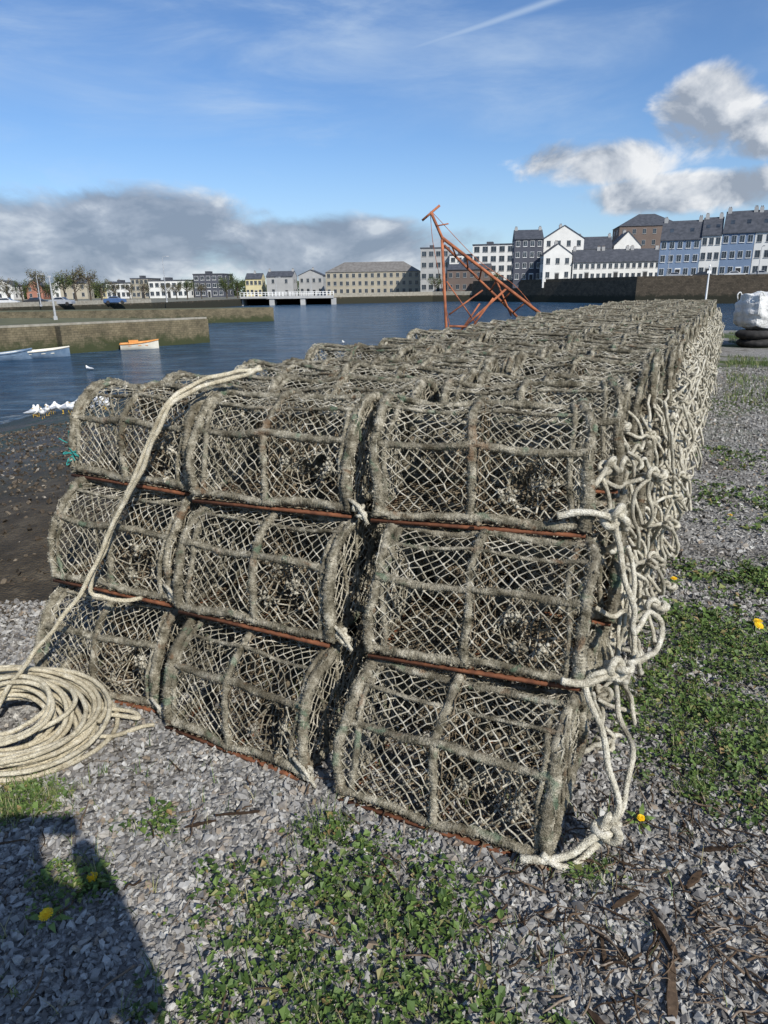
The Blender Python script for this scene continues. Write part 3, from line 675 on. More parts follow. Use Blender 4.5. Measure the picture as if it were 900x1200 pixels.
# ------------------------------------------------------------ rusty mast
mb=MB(); Y0=14.
def px(x,z,dy=0): return (x,Y0+dy,z)
def bar(a,b_,r): tube(mb,np.array([a,b_],float),r*.62,8)
bar(px(.80,2.72),px(1.13,2.98),.035); bar(px(.966,2.86),px(1.22,2.33),.045); bar(px(1.07,2.62,-.02),px(1.30,2.66,.02),.02)
bar(px(1.18,2.38),px(1.36,-.4),.045); bar(px(1.17,2.42),px(3.13,1.0),.05); bar(px(1.25,2.30,.35),px(2.80,.88,.35),.04)
for k_ in range(6):
    f=.10+k_*.15; a=np.array(px(1.17,2.42))*(1-f)+np.array(px(3.13,1.0))*f; f2=f+.06; b_=np.array(px(1.25,2.30,.35))*(1-f2)+np.array(px(2.80,.88,.35))*f2
    bar(a,b_,.026)
bar(px(2.48,1.50),px(1.42,.55,.1),.035); bar(px(2.30,1.62,.3),px(2.62,.95,.3),.028); bar(px(1.34,.78),px(2.55,.72,.2),.035)
bar(px(2.2,1.3),px(1.7,.6,.1),.03); bar(px(1.95,1.2,.1),px(1.5,.55,.1),.026)
bar(px(3.13,1.0),px(3.20,-.4),.045); bar(px(2.80,.88,.35),px(2.80,-.6,.35),.045); bar(px(1.34,1.0),px(2.0,1.45,.1),.025); bar(px(1.9,.80,.1),px(1.28,1.62),.02)
tube(mb,spline([px(.95,2.88),px(1.02,2.3,.1),px(1.2,1.5,.1),px(1.36,.8,.1)],8),.006,5)
tube(mb,spline([px(.97,2.88),px(1.9,2.0,.1),px(2.6,1.55,.1),px(3.10,1.02,.1)],8),.006,5)
obj('rusty_boat_mast',mb.mesh('rusty_boat_mast',[M_orange],True))

# ------------------------------------------------------------ bulk bag + tyres
M_bag=noisy('white_woven_bag',(.50,.50,.48),(.78,.78,.76),5,.85,.8,9,.08)
n=18
u=np.linspace(-1,1,n)
import itertools
def cubesph(mb,sx,sy,h,amp=.06,m=0):
    for axis in range(3):
        for sg in (-1,1):
            A,B=np.meshgrid(u,u,indexing='ij'); C=np.full_like(A,sg)
            P=[None]*3; P[axis]=C; P[(axis+1)%3]=A; P[(axis+2)%3]=B; P=np.stack(P,-1)
            nn=np.linalg.norm(P,axis=-1,keepdims=True); P=P*(1-.26*(nn-1)/.73)
            wv=1+amp*np.sin(P[...,0:1]*7+P[...,2:3]*5)*np.sin(P[...,1:2]*6+P[...,2:3]*3+1)+.03*np.sin(P[...,2:3]*13+P[...,0:1]*4)
            P=P*wv*np.array([sx,sy,h/2])+np.array([0,0,h/2])
            ii=np.arange(n-1)[:,None]*n+np.arange(n-1)[None]; mb.add(P.reshape(-1,3),np.stack([ii,ii+n,ii+n+1,ii+1],-1).reshape(-1,4),m=m)
def bag(x,y,z,yaw):
    mb=MB(); cubesph(mb,.44,.44,.90)
    for sx_,sy_ in itertools.product((-1,1),(-1,1)):
        P=spline([(sx_*.34,sy_*.34,.7),(sx_*.37,sy_*.35,.84),(sx_*.30,sy_*.34,.90),(sx_*.20,sy_*.36,.78)],6); tube(mb,P,.014,6)
    obj('bulk_bag',mb.mesh('bulk_bag',[M_bag],True),(x,y,z),yaw)
bagz=float(terr(9.,17.3))
bag(9.35,17.6,bagz+.40,.3); bag(10.3,17.7,bagz+.40,.8)
M_tyre=noisy('tyre_rubber',(.015,.015,.015),(.045,.042,.04),8,.8,.6,60,.01)
def tyre(x,y,z):
    mb=MB(); t=np.linspace(0,2*np.pi,49); P=np.stack([np.cos(t)*.26,np.sin(t)*.26,0*t],1)
    tube(mb,P,.10,14,lambda s,th:1+.05*np.cos(4*th)+.03*np.sign(np.sin(s*60)),cap=False); o=obj('tyre',mb.mesh('tyre',[M_tyre],True),(x,y,z),random.uniform(0,3)); o.scale=(1.25,1.25,1.)
for x,y in ((9.3,17.4),(10.1,17.4),(10.8,17.5)):
    for k_ in range(2): tyre(x+random.uniform(-.05,.05),y,bagz+.11+k_*.2)

# ------------------------------------------------------------ quays and banks
def stone_mat(name,c1,c2,low,zlow,bs=1.,yaw=0.):
    m,t,b=new_mat(name); co=coord(t)
    sep=t.new('ShaderNodeSeparateXYZ'); t.l.new(co,sep.inputs[0])
    cx=t.new('ShaderNodeCombineXYZ'); t.l.new(t.math('ADD',t.math('MULTIPLY',sep.outputs[0],math.cos(yaw)),t.math('MULTIPLY',sep.outputs[1],math.sin(yaw))),cx.inputs[0]); t.l.new(sep.outputs[2],cx.inputs[1])
    br=t.new('ShaderNodeTexBrick'); t.l.new(cx.outputs[0],br.inputs['Vector'])
    br.inputs['Scale'].default_value=bs; br.inputs['Mortar Size'].default_value=.015; br.inputs['Color1'].default_value=(*c1,1); br.inputs['Color2'].default_value=(*c2,1); br.inputs['Mortar'].default_value=(c1[0]*.5,c1[1]*.5,c1[2]*.5,1)
    n=t.noise(co,1.0,6,.75); c=t.mix(.85,br.outputs[0],t.ramp(n,[(.3,(.30,.29,.27)),(.7,(1.1,1.05,1.))]),'MULTIPLY')
    zz=t.math('ADD',sep.outputs[2],t.math('MULTIPLY',t.math('SUBTRACT',n,.5),2.4))
    c=t.mix(t.step(zz,zlow+.35,zlow-.45),c,low)
    t.l.new(c,b.inputs['Base Color']); b.inputs['Roughness'].default_value=.9
    bump(t,b,t.noise(co,3,4,.7),.7,.08)
    return m
M_quay=stone_mat('quay_stone',(.15,.13,.08),(.21,.18,.115),(.036,.044,.015),-1.75,1.6,.8)
M_wallR=stone_mat('sea_wall_stone',(.10,.08,.055),(.15,.12,.085),(.025,.024,.013),-.6,.8,-.6)
M_grass=noisy('far_grass',(.08,.082,.040),(.14,.135,.07),.8,.9)
M_land=noisy('far_bank_ground',(.12,.12,.09),(.20,.19,.15),.4,.9)
def slab(name,poly,z0,z1,ms,mt):
    import bmesh
    bm=bmesh.new(); a=[bm.verts.new((x,y,z1)) for x,y in poly]; c=[bm.verts.new((x,y,z0)) for x,y in poly]; n=len(poly)
    f=bm.faces.new(a); f.material_index=1
    for i in range(n):
        bm.faces.new((a[i],a[(i+1)%n],c[(i+1)%n],c[i]))
    bmesh.ops.triangulate(bm,faces=[f])
    bmesh.ops.recalc_face_normals(bm,faces=bm.faces)
    me=bpy.data.meshes.new(name); bm.to_mesh(me); bm.free(); me.materials.append(ms); me.materials.append(mt); return obj(name,me)
slab('quay',[(-160,24),(-47,24),(-24.9,46.6),(-14.1,57.7),(-15.5,59.5),(-34,66),(-160,70)],-5,-.62,M_quay,M_grass)
slab('pier',[(-70,91),(-23.5,93.5),(-14.6,96.5),(-15.5,100),(-70,100)],-5,-.7,M_quay,M_grass)
slab('river_bank',[(-900,118),(-64,118),(-48,150),(-39,198),(-39,330),(-14,330),(-14,206),(16,222),(28,217.5),(28,1500),(-900,1500)],-5,-.6,M_wallR,M_land)
slab('sea_wall',[(28,218),(47,187),(58,163),(95,142),(260,96),(1500,90),(1500,1500),(28.05,1500)],-5,2.7,M_wallR,M_land)
mb=MB()
for k_ in range(9):
    mb.box(k_*.42,k_*.42+.44,-.9+.001*k_,-.003,-5,-.64-.2*k_)
obj('quay_steps',mb.mesh('quay_steps',[M_quay]),(-22.6,48.95,0),math.atan2(.717,.697))
def poly_wall(name,pts,z0,z1,th,mat):
    mb=MB()
    for (a,b_),(c,d) in zip(pts[:-1],pts[1:]):
        v=np.array([c-a,d-b_],dtype=float); v=v/np.linalg.norm(v); nn=np.array([-v[1],v[0]])*th
        Pq=[(a,b_),(c,d),(c+nn[0],d+nn[1]),(a+nn[0],b_+nn[1])]
        V=[(x,y,z0) for x,y in Pq]+[(x,y,z1) for x,y in Pq]
        mb.add(V,cq)
    return obj(name,mb.mesh(name,[mat]))
M_cope=noisy('quay_coping_stone',(.22,.20,.16),(.34,.32,.27),2,.9)
poly_wall('parapet_wall',[(28,218.4),(47.2,187.4),(58.2,163.4),(95.2,142.4),(260,96.5)],2.703,3.4,.5,M_wallR)
poly_wall('quay_coping',[(-47,24.05),(-24.95,46.65),(-14.2,57.7)],-.617,-.48,.5,M_cope)
poly_wall('river_wall',[(-300,118.2),(-64,118.2),(-48.2,150)],-.597,.15,.4,M_cope)
poly_wall('river_wall',[(-13.9,206.4),(16,222.4),(27.8,218.2)],-.597,.5,.4,M_cope)

# ------------------------------------------------------------ buildings
M_slate=noisy('slate_roof',(.045,.05,.06),(.085,.09,.105),1.2,.7)
M_glass,t,b=new_mat('window_glass'); b.inputs['Roughness'].default_value=.12
t.l.new(t.ramp(t.noise(coord(t),.7,2),[(.3,(.012,.016,.022)),(.7,(.05,.065,.085))]),b.inputs['Base Color'])
def wallm(n,c): return noisy(n,tuple(v*.82 for v in c),c,.35,.85)
W_white=wallm('white_render',(.74,.73,.69)); W_blue=wallm('blue_grey_render',(.20,.27,.38)); W_dark=wallm('dark_slate_wall',(.085,.09,.11)); W_beige=wallm('beige_stone',(.40,.36,.28))
W_grey=wallm('grey_render',(.40,.40,.39)); W_brown=wallm('brown_brick',(.17,.13,.11)); W_yel=wallm('yellow_render',(.62,.55,.33)); W_lblue=wallm('pale_blue_render',(.40,.48,.56)); W_red=wallm('terracotta_render',(.36,.17,.12))
def building(name,p0,p1,depth,z0,eave,ridge,wall,roof='gable',floors=3,cols=4,chim=2,win=(.95,1.35),roofm=None,door=True,dorm=0):
    p0=np.array(p0,float); p1=np.array(p1,float); Ln=np.linalg.norm(p1-p0); yaw=math.atan2(p1[1]-p0[1],p1[0]-p0[0])
    e=empty(name,(p0[0],p0[1],z0),yaw); h=eave-z0; rh=ridge-eave; roofm=roofm or M_slate
    mb=MB(); mb.box(0,Ln,0,depth,-1.5,h)
    if roof=='gable':
        for xx in (0,Ln): mb.add([(xx,0,h),(xx,depth,h),(xx,depth/2,h+rh)],t=[(0,1,2)])
    if roof=='front':
        for yy in (0,depth): mb.add([(0,yy,h),(Ln,yy,h),(Ln/2,yy,h+rh)],t=[(0,1,2)])
    obj('walls',mb.mesh('walls',[wall]),parent=e)
    rb=MB(); o=.3
    def slabroof(V):
        V=np.array(V,float); lo=V-np.array([0,0,.18])
        A=np.vstack([V,lo]); qs=[(0,1,2,3),(4,5,6,7)]+[(i,(i+1)%4,(i+1)%4+4,i+4) for i in range(4)]; rb.add(A,qs)
    k=.12
    if roof=='gable':
        dz=o*rh/(depth/2)
        slabroof([(-.05,-o,h-dz+k),(Ln+.05,-o,h-dz+k),(Ln+.05,depth/2,h+rh+k),(-.05,depth/2,h+rh+k)])
        slabroof([(-.05,depth+o,h-dz+k),(Ln+.05,depth+o,h-dz+k),(Ln+.05,depth/2,h+rh+k),(-.05,depth/2,h+rh+k)])
    elif roof=='front':
        dz=o*rh/(Ln/2)
        slabroof([(-o,-.2,h-dz+k),(-o,depth+.2,h-dz+k),(Ln/2,depth+.2,h+rh+k),(Ln/2,-.2,h+rh+k)])
        slabroof([(Ln+o,-.2,h-dz+k),(Ln+o,depth+.2,h-dz+k),(Ln/2,depth+.2,h+rh+k),(Ln/2,-.2,h+rh+k)])
    elif roof=='hip':
        i_=min(depth,Ln)/2*.95; A=[(-o,-o,h),(Ln+o,-o,h),(Ln+o,depth+o,h),(-o,depth+o,h),(i_,depth/2,h+rh),(Ln-i_,depth/2,h+rh)]
        rb.add(A,q=[(0,1,5,4),(2,3,4,5),(0,3,2,1)],t=[(1,2,5),(3,0,4)])
    else:
        rb.box(-.15,Ln+.15,-.15,depth+.15,h+.002,h+.4)
        rb.box(Ln*.3,Ln*.45,depth*.3,depth*.6,h+.402,h+1.3)
    obj('roof',rb.mesh('roof',[roofm]),parent=e)
    wf=MB(); wg=MB(); fh=h/floors; ww,wh=win; wh=min(wh,fh*.55); cw=Ln/cols; ww=min(ww,cw*.6)
    dcol=cols//2 if door else -1
    for f_ in range(floors):
        for c_ in range(cols):
            cx=cw*(c_+.5); z=f_*fh+fh*.32
            if f_==0 and c_==dcol:
                wf.box(cx-.6,cx+.6,-.05,.02,0,2.35); wg.box(cx-.48,cx+.48,-.08,-.052,.05,2.1,m=1); continue
            wf.box(cx-ww/2-.06,cx+ww/2+.06,-.05,.02,z-.08,z+wh+.06)
            wg.box(cx-ww/2,cx-.025,-.07,-.052,z,z+wh); wg.box(cx+.025,cx+ww/2,-.07,-.052,z,z+wh)
            wf.box(cx-ww/2-.12,cx+ww/2+.12,-.14,-.053,z-.14,z-.07)
        for side_x in (0,Ln):
            for dy in (depth*.3,depth*.7):
                z=f_*fh+fh*.32; s_=-1 if side_x==0 else 1
                x0,x1=sorted((side_x+s_*.05,side_x-s_*.02)); g0,g1=sorted((side_x+s_*.052,side_x+s_*.07))
                wf.box(x0,x1,dy-ww/2-.08,dy+ww/2+.08,z-.08,z+wh+.08); wg.box(g0,g1,dy-ww/2,dy+ww/2,z,z+wh)
    obj('window_frames',wf.mesh('window_frames',[W_grey if wall is W_white else (M_white if wall in (W_blue,W_lblue,W_dark) else W_grey)]),parent=e); obj('windows',wg.mesh('windows',[M_glass,M_dark]),parent=e)
    if chim and roof!='flat':
        cb=MB()
        for c_ in range(chim):
            cx=Ln*(c_+.0)/(max(1,chim-1)) if chim>1 else Ln*.5; cx=min(max(cx,.6),Ln-.6); zt=h+rh+.75
            if roof=='front': cb.box(cx-.4,cx+.4,depth*.6,depth*.6+.9,h-.1,zt)
            else: cb.box(cx-.4,cx+.4,depth/2-.5,depth/2+.5,h+rh*.4,zt)
            yy=depth*.6+.2 if roof=='front' else depth/2-.3
            for q in range(2): tube(cb,np.array([(cx-.15+q*.3,yy+.2,zt-.02),(cx-.15+q*.3,yy+.2,zt+.3)]),.10,8,m=1)
        obj('chimneys',cb.mesh('chimneys',[W_grey,W_brown]),parent=e)
    if dorm:
        dg=MB()
        for q in range(dorm):
            cx=Ln*(q+.5)/dorm; y0=depth*.5*.35; zz=h+rh*.35+k; sl_=rh/(depth/2)
            A=[(cx-.4,y0,zz+.03),(cx+.4,y0,zz+.03),(cx+.4,y0+.9,zz+.9*sl_+.03),(cx-.4,y0+.9,zz+.9*sl_+.03)]
            B=[(a,b2,c2-.1) for a,b2,c2 in A]; dg.add(A+B,cq)
        obj('skylights',dg.mesh('skylights',[M_glass]),parent=e)
    return e
G=2.7
building('apartment_building',(29.5,233),(42.4,230),14,G,14.2,14.6,W_white,'flat',4,5,0,(1.6,1.6),door=False)
building('office_building',(13.4,243),(22.8,242),14,0,14,14.4,W_grey,'flat',4,4,0,(1.5,1.5))
building('office_building',(22.9,240),(31.4,239),12,0,11.6,12,W_white,'flat',4,4,0,(1.4,1.3))
building('stone_warehouse',(21,228),(34,225),8,0,7,8.6,W_brown,'gable',2,6,0)
building('slate_townhouse',(36.9,201),(44.6,200),12,G,14.0,16.6,W_dark,'gable',4,4,2)
building('white_townhouse',(44.7,200),(55.4,199),12,G,13.9,17.2,W_white,'front',4,4,1)
building('white_gable_house',(43.2,192.5),(50.6,192),6,G,9.6,12.2,W_white,'front',2,3,1)
x0,y0_,x1,y1_=50.8,191.5,72.7,188
for k_ in range(3):
    a=k_/3; b2=(k_+1)/3
    building('white_terrace_house',(x0+(x1-x0)*a,y0_+(y1_-y0_)*a),(x0+(x1-x0)*b2-.01,y0_+(y1_-y0_)*b2),8,G,7.6,10.6,W_white,'gable',2,5,2,(.8,1.1))
building('slate_roof_house',(58.5,216),(68,214),10,G,12,15.4,W_grey,'gable',3,4,2)
building('slate_roof_house',(68.5,214),(76,213),10,G,12.6,16.4,W_white,'front',3,3,1)
building('brown_warehouse',(75.5,232),(93.5,229),14,G,19.2,23.2,W_brown,'hip',5,6,0)
T=[((63.2,165),(70.9,161.6),11.2,15.2,W_blue,5),((70.95,161.55),(74.6,159.9),11.9,15.6,W_white,3),((74.65,159.85),(80.2,156.8),12.2,16.6,W_blue,4),((80.25,156.75),(86.6,153.6),12.2,16.5,W_white,4),((86.65,153.55),(94,150),12,16.4,W_lblue,4),((94.05,149.95),(102,146),12.2,16.6,W_yel,4)]
for p0,p1,e_,r_,wm,cc in T: building('terrace_townhouse',p0,p1,9,G,e_,r_,wm,'gable',3,cc,2,(.9,1.4),dorm=2)
M_gt=noisy('grey_tile_roof',(.13,.12,.11),(.21,.20,.185),1.,.8)
building('riverside_hotel',(-20,262),(14.0,259),13,-.6,7.4,11.0,W_beige,'hip',3,15,0,(1.,1.3),M_gt)
building('modern_offices',(-100,262),(-91,261),12,-.6,4.6,5.0,W_white,'flat',2,5,0,(1.5,1.3))
building('modern_offices',(-90.5,261),(-84,260.5),12,-.6,6.0,6.4,W_beige,'flat',3,4,0,(1.3,1.3))
building('modern_offices',(-83.5,259),(-69,258),12,-.6,5.2,5.6,W_white,'flat',2,7,0,(1.6,1.3))
building('dark_apartments',(-68,262),(-57,261),12,-.6,7.2,7.6,W_dark,'flat',3,5,0,(1.3,1.3))
random.seed(21)
xx=-150
wl=[W_white,W_yel,W_grey,W_red,W_white,W_beige,W_lblue,W_white]
while xx<-22:
    wd=random.uniform(6,11); yy=random.uniform(268,285)
    if xx<-103 or xx>-56:
        e_=random.uniform(3.2,5.6)+(1.5 if xx>-56 else 0); building('house',(xx,yy),(xx+wd,yy-random.uniform(-1,1)),8,-.6,e_,e_+random.uniform(1.6,2.6),random.choice(wl),random.choice(['gable','gable','front']),2,random.choice([2,3,4]),random.choice([1,2]))
    xx+=wd+random.uniform(0,4)
mb=MB(); bl=26
mb.box(0,bl,0,9,-.75,-.1)
for k_ in range(4):
    mb.box(k_*bl/3-.7,k_*bl/3+.7,.3,8.7,-5,-.752)
for yy in (0,8.9):
    mb.box(0,bl,yy,yy+.1,.95,1.05,m=1); mb.box(0,bl,yy+.003,yy+.097,.45,.52,m=1)
    for k_ in range(27): mb.box(k_*bl/26-.06,k_*bl/26+.06,yy-.02,yy+.12,-.098,1.1,m=1)
obj('road_bridge',mb.mesh('road_bridge',[W_grey,M_white]),(-39.3,200,0),.05)

# ------------------------------------------------------------ trees
M_bark=noisy('bark',(.05,.04,.03),(.11,.09,.07),8,.9)
M_leafA=island('spring_leaves',[(0,(.03,.05,.015)),(.5,(.07,.10,.03)),(1,(.13,.15,.05))],.7,.2,3,.2)
M_leafB=island('budding_twigs',[(0,(.06,.05,.035)),(.5,(.12,.10,.06)),(1,(.17,.17,.08))],.8,.2,3,.2)
def tree(name,x,y,z,h,leaf,dens=1800):
    mb=MB(); tr=spline([(0,0,-.3),(.05*h*random.uniform(-1,1)*.3,0,h*.3),(random.uniform(-.03,.03)*h,0,h*.62),(0,0,h*.9)],5); tube(mb,tr,np.linspace(h*.035,h*.006,len(tr)),7)
    tips=[]
    for k_ in range(16):
        a=random.uniform(0,6.28); z0=h*random.uniform(.28,.75); ln=h*random.uniform(.22,.42)*(1.15-z0/h*.6)
        P=spline([(0,0,z0),(math.cos(a)*ln*.5,math.sin(a)*ln*.5,z0+ln*.35),(math.cos(a)*ln,math.sin(a)*ln,z0+ln*random.uniform(.5,.95))],4)
        tube(mb,P,np.linspace(h*.014,h*.003,len(P)),5); tips+= [P[-1],P[len(P)//2+1],P[-3]]
        for q in range(2):
            b_=P[len(P)//2]; a2=a+random.uniform(-1,1); P2=spline([b_,b_+np.array([math.cos(a2)*ln*.3,math.sin(a2)*ln*.3,ln*.25]),b_+np.array([math.cos(a2)*ln*.5,math.sin(a2)*ln*.5,ln*.55])],3); tube(mb,P2,np.linspace(h*.006,h*.002,len(P2)),4); tips.append(P2[-1])
    tips=np.array(tips); c=tips[rng.integers(0,len(tips),dens)]+rng.normal(0,h*.055,(dens,3)); s_=h*.014*(.6+rng.random((dens,1)))
    d1=rng.normal(size=(dens,3)); d1/=np.linalg.norm(d1,axis=1)[:,None]; d2=np.cross(d1,rng.normal(size=(dens,3))); d2/=np.linalg.norm(d2,axis=1)[:,None]
    V=np.stack([c-d1*s_,c+d2*s_*.7,c+d1*s_,c-d2*s_*.7],1).reshape(-1,3); mb.add(V,np.arange(4*dens).reshape(-1,4),m=1)
    return obj(name,mb.mesh(name,[M_bark,leaf]),(x,y,z))
random.seed(5)
for u_,yy,h,lf,dn in [(-.475,150,6.5,M_leafB,1500),(-.44,145,6.,M_leafA,1500),(-.425,150,7.5,M_leafB,1300),(-.405,155,6.5,M_leafB,1300),(-.46,152,5.,M_leafA,1600),(-.39,150,5,M_leafA,1800),(-.52,160,5.5,M_leafB,1300),(-.50,150,5.,M_leafA,1300),(-.37,155,4.5,M_leafB,1300),(-.33,160,4.5,M_leafB,1300),(-.27,200,6,M_leafA,1500),(-.285,204,5,M_leafB,1500),(-.215,210,6,M_leafA,2400),(-.20,212,6.5,M_leafA,2400),(-.25,205,4.5,M_leafB,1500),(-.30,200,4.5,M_leafB,1400),(-.35,190,4.5,M_leafB,1400),(.075,228,6,M_leafA,1800),(.155,228,6.5,M_leafA,1800)]:
    tree('tree',u_*yy,yy,-.6,h,lf,dn)
mb=MB(); n=26000; x=rng.uniform(-190,-5,n); base=(1.6+1.2*np.sin(x*.11)+1.0*np.sin(x*.31+1)+.7*np.sin(x*.83)); zz=-.6+rng.random(n)*np.clip(base+3.2,1.,8); yy=305+rng.normal(0,3,n)+3*np.sin(x*.3)
yy=np.where((x>-41)&(x<-12),yy+40,yy)
c=np.stack([x,yy,zz],1); d1=rng.normal(size=(n,3)); d1/=np.linalg.norm(d1,axis=1)[:,None]; d2=np.cross(d1,rng.normal(size=(n,3))); d2/=np.linalg.norm(d2,axis=1)[:,None]; s_=.28*(.6+rng.random((n,1)))
mb.add(np.stack([c-d1*s_,c+d2*s_,c+d1*s_,c-d2*s_],1).reshape(-1,3),np.arange(4*n).reshape(-1,4)); obj('distant_trees',mb.mesh('distant_trees',[M_leafA]))

# ------------------------------------------------------------ cars, lamps, posts
def paint(n,c):
    m,t,b=new_mat(n); t.l.new(t.ramp(t.noise(coord(t),2,3),[(.3,tuple(v*.85 for v in c)),(.7,c)]),b.inputs['Base Color']); b.inputs['Roughness'].default_value=.3; b.inputs['Coat Weight'].default_value=.4; return m
PA=[paint('car_paint_silver',(.35,.36,.38)),paint('car_paint_red',(.25,.03,.03)),paint('car_paint_black',(.03,.03,.035)),paint('car_paint_white',(.6,.6,.6)),paint('car_paint_blue',(.05,.10,.22))]
def car(x,y,z,yaw,pm):
    e=empty('parked_car',(x,y,z),yaw); mb=MB()
    pr=[(-2.1,.3),(-2.12,.75),(-1.95,.95),(-1.35,1.02),(-.85,1.42),(.35,1.46),(1.0,1.02),(1.9,.88),(2.1,.7),(2.1,.3)]
    n=len(pr); V=[]
    for yy,sc in ((-.85,1),(.85,1)):
        for (a,b_) in pr: V.append((a,yy*(1 if b_<1.1 else .78),b_))
    mb.add(V,q=[(i,(i+1)%n,(i+1)%n+n,i+n) for i in range(n)])
    for o_ in (0,n):
        mb.add([V[o_+i] for i in range(n)],q=[(0,1,8,9),(1,2,7,8),(2,3,6,7),(3,4,5,6)])
    obj('body',mb.mesh('body',[pm]),parent=e)
    g_=MB()
    for sg in (-1,1):
        g_.add([(-1.15,sg*.835,1.06),(-.82,sg*.70,1.36),(.30,sg*.70,1.40),(.80,sg*.835,1.06)],q=[(0,1,2,3)])
    g_.add([(.98,-.7,1.06),(.98,.7,1.06),(.42,.58,1.44),(.42,-.58,1.44)],q=[(0,1,2,3)])
    obj('glass',g_.mesh('glass',[M_glass]),parent=e)
    wb=MB()
    for wx in (-1.3,1.3):
        for wy in (-.80,.80): tube(wb,np.array([(wx,wy-.12,.32),(wx,wy+.12,.32)]),.32,16)
    obj('wheels',wb.mesh('wheels',[M_tyre]),parent=e)
for k_,(x,y) in enumerate([(66,161.5),(71,159),(76.5,155.8),(81,153.6),(86,151.2),(90.5,149),(95,147)]): car(x,y,G+.004,math.atan2(-3.4,7.7),PA[(0,2,3,0,4,2,0)[k_]])
for k_,(x,y) in enumerate([(-58,130),(-63,131),(-69,132),(-52,140),(-75,133)]): car(x,y,-.6,.1*k_,PA[(0,2,3,4,2)[k_]])
M_pole=noisy('galvanised_pole',(.30,.31,.32),(.45,.46,.47),4,.5)
def lamp(x,y,z,h,yaw=0):
    mb=MB(); tube(mb,np.array([(0,0,0),(0,0,h*.5),(0,0,h)]),[.10,.08,.05],8); P=spline([(0,0,h-.02),(.3,0,h+.25),(1.0,0,h+.3)],5); tube(mb,P,.04,6); mb.box(.8,1.4,-.12,.12,h+.2,h+.34); mb.box(-.15,.15,-.15,.15,0,.3)
    obj('street_lamp',mb.mesh('street_lamp',[M_pole]),(x,y,z),yaw)
lamp(-46.1,154,-.6,9,.3); lamp(-59,124,-.6,5)
lamp(-27.5,60,-.62,3.2,2); lamp(-68,125,-.6,6.5,1); lamp(-20,206,-.2,5); lamp(-30,206,-.2,5)
for x,y in ((64,161),(80,153),(95,146)): lamp(x,y,G,6,-1.6)
mb=MB(); tube(mb,np.array([(0,0,-3),(0,0,3.2),(0,0,6.6)]),[.16,.14,.10],8); mb.box(-.3,.3,-.05,.05,5.6,6.0); tube(mb,np.array([(0,0,6.6),(0,0,6.9)]),[.2,.05],8)
obj('channel_marker_post',mb.mesh('channel_marker_post',[M_white]),(50.5,111,-2.5))

# ------------------------------------------------------------ boats
def boat(name,x,y,yaw,Lb,Bw,hull,inner,trim,cover=False):
    e=empty(name,(x,y,-2.5),yaw); mb=MB(); ns=13; nt=9; rows=[]
    for inn in (0,1):
        R=[]
        for i in range(ns):
            f=i/(ns-1); X_=(f-.5)*Lb; bw=Bw/2*(1-(max(0,f-.35)/.65)**2.4)*(.82+.18*min(1,f/.3)); sh=.42+.22*f**2; kz=-.12+.3*max(0,f-.8)
            bw=max(bw,.015)
            for j in range(nt):
                a=-1+2*j/(nt-1); yy=bw*np.sign(a)*abs(a)**.6; z_=kz+(sh-kz)*abs(a)**2.2
                if inn: yy*=.9; z_=z_+.05*(1-abs(a))
                R.append((X_*(.97 if inn else 1),yy,z_))
        rows.append(R)
    i=np.arange(ns-1)[:,None]*nt+np.arange(nt-1)[None]; q=np.stack([i,i+1,i+nt+1,i+nt],-1).reshape(-1,4)
    mb.add(rows[0],q,m=0); mb.add(rows[1],q,m=1)
    mb.add([rows[0][0],rows[0][nt-1],rows[0][nt//2]],t=[(0,1,2)])
    obj('hull',mb.mesh('hull',[hull,inner],True),parent=e)
    g_=MB()
    for j in (0,nt-1):
        P=spline([rows[0][k*nt+j] for k in range(ns)],3); tube(g_,P,.05,6)
    tube(g_,np.array([rows[0][0],rows[0][nt-1]]),.05,6)
    for f in (.25,.5,.72):
        k=int(f*(ns-1)); yb=abs(rows[0][k*nt][1])*.92; xk=rows[0][k*nt][0]; g_.box(xk-.12,xk+.12,-yb,yb,.27,.31)
    if cover: g_.box(-.55*Lb/2,-.05*Lb/2,-Bw*.28,Bw*.28,.312,.66)
    obj('gunwale_and_thwarts',g_.mesh('gunwale_and_thwarts',[trim]),parent=e)
    if cover is False:
        o_=MB(); tube(o_,np.array([(-Lb*.3,.15,.36),(Lb*.3,.3,.42)]),.025,6); obj('oar',o_.mesh('oar',[M_wood]),parent=e)
M_bo=noisy('orange_boat_paint',(.55,.22,.06),(.70,.32,.09),3,.5); M_bw=noisy('cream_boat_paint',(.62,.58,.48),(.75,.72,.62),3,.5); M_bb=noisy('blue_grey_boat_paint',(.10,.16,.24),(.18,.25,.34),3,.5)
boat('motor_boat',-17.9,51.9,.35,2.7,1.2,M_bw,M_bo,M_bo,True)
boat('rowing_boat',-22.2,45.9,.45,3.2,1.25,M_bb,M_bw,M_bw,False)
boat('rowing_boat',-23.6,44.6,.6,2.4,1.1,M_bb,M_bw,M_bb,False)
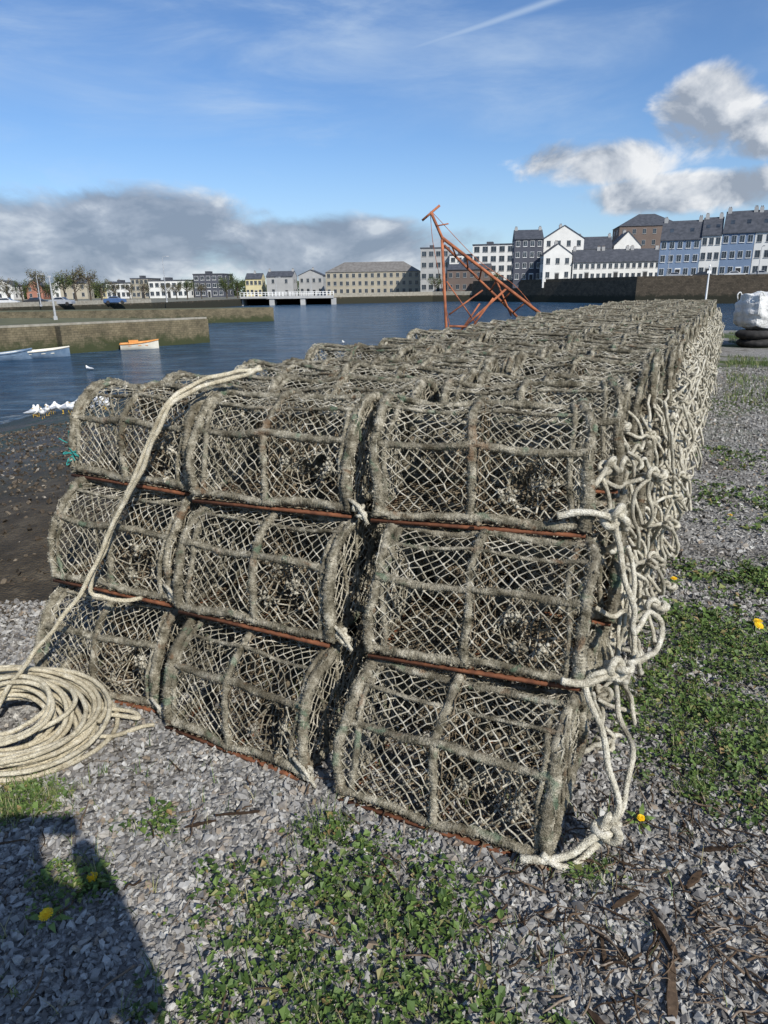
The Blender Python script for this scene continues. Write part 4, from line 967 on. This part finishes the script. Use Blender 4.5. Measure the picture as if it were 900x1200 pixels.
# ------------------------------------------------------------ seagulls
M_gw=noisy('white_feathers',(.72,.72,.70),(.82,.82,.80),20,.8); M_gg=noisy('grey_wing_feathers',(.30,.32,.35),(.40,.42,.45),20,.8); M_gy=noisy('yellow_beak',(.7,.45,.05),(.8,.5,.08),20,.6)
mb=MB()
P=spline([(-.24,0,.17),(-.14,0,.18),(0,0,.19),(.10,0,.22),(.15,0,.28),(.18,0,.325),(.215,0,.33)],5); R=np.interp(np.linspace(0,1,len(P)),[0,.17,.4,.6,.72,.84,.93,1],[.012,.045,.085,.075,.042,.042,.03,.012]); tube(mb,P,R,10)
tube(mb,np.array([(.21,0,.33),(.25,0,.322),(.265,0,.31)]),[.013,.009,.002],6,m=2)
for s_ in (-1,1):
    P=spline([(.09,s_*.06,.22),(0,s_*.082,.215),(-.14,s_*.06,.20),(-.28,s_*.02,.19)],4); R=np.interp(np.linspace(0,1,len(P)),[0,.3,.7,1],[.02,.045,.035,.004]); tube(mb,P,R,7,m=1)
    tube(mb,np.array([(.0,s_*.03,.13),(-.005,s_*.03,.06),(.0,s_*.03,.0)]),.006,5,m=2); mb.box(-.01,.05,s_*.03-.018,s_*.03+.018,0,.006,m=2)
gm=mb.mesh('seagull',[M_gw,M_gg,M_gy],True)
random.seed(9)
gp=[]
while len(gp)<24:
    y=random.uniform(19.5,25.5); x=-y*random.uniform(.395,.515)
    if all(math.hypot(x-a,y-b_)>.45 for a,b_ in gp): gp.append((x,y))
for x,y in gp:
    z=max(float(terr(x,y)),-2.62)
    o=obj('seagull',gm,(x,y,z),random.uniform(0,6.28)); s_=random.uniform(.9,1.1); o.scale=(s_,s_,s_)
for x,y in ((-9,30),(-7.5,33),(-16,38),(-3,55)):
    obj('seagull',gm,(x,y,-2.62),random.uniform(0,6.28))

# ------------------------------------------------------------ photographer (stands behind the camera, casts the shadow)
m,t,b=new_mat('photographer_clothes'); sep=t.new('ShaderNodeSeparateXYZ'); t.l.new(coord(t),sep.inputs[0])
rp=t.ramp(t.math('DIVIDE',sep.outputs[2],2.),[(0,(.03,.03,.03)),(.05,(.04,.06,.12)),(.48,(.05,.12,.10)),(.735,(.55,.36,.27))]); rp.node.color_ramp.interpolation='CONSTANT'
t.l.new(rp,b.inputs['Base Color']); b.inputs['Roughness'].default_value=.85
V=[(0,0,.95,.18),(0,0,1.15,.17),(0,0,1.35,.19),(0,.01,1.48,.08),(0,.02,1.59,.10),(0,.02,1.68,.085),
 (.10,0,.88,.12),(.12,.02,.50,.08),(.13,0,.10,.05),(.14,.16,.04,.04),(-.10,0,.88,.12),(-.12,.02,.50,.08),(-.13,0,.10,.05),(-.14,.16,.04,.04),
 (.21,0,1.38,.08),(.27,.04,1.15,.055),(.16,.16,1.33,.042),(.075,.235,1.43,.032),(-.21,0,1.38,.08),(-.27,.04,1.15,.055),(-.16,.16,1.33,.042),(-.075,.235,1.43,.032)]
E=[(0,1),(1,2),(2,3),(3,4),(4,5),(0,6),(6,7),(7,8),(8,9),(0,10),(10,11),(11,12),(12,13),(2,14),(14,15),(15,16),(16,17),(2,18),(18,19),(19,20),(20,21)]
me=bpy.data.meshes.new('body'); me.from_pydata([v[:3] for v in V],E,[]); me.materials.append(m)
pe=empty('photographer',(-.03,-.29,0),.0)
po=obj('body',me,parent=pe); po.modifiers.new('skin','SKIN'); po.modifiers.new('sub','SUBSURF').levels=2; po.modifiers['sub'].render_levels=2
if not me.skin_vertices:
    bpy.context.view_layer.objects.active=po; bpy.ops.mesh.customdata_skin_add()
for k_,v in enumerate(V): me.skin_vertices[0].data[k_].radius=(v[3],v[3]*.85 if k_<3 else v[3])
me.skin_vertices[0].data[0].use_root=True
mb=MB(); mb.box(-.07,.07,.262,.270,1.415,1.485); obj('phone',mb.mesh('phone',[M_dark]),parent=pe)
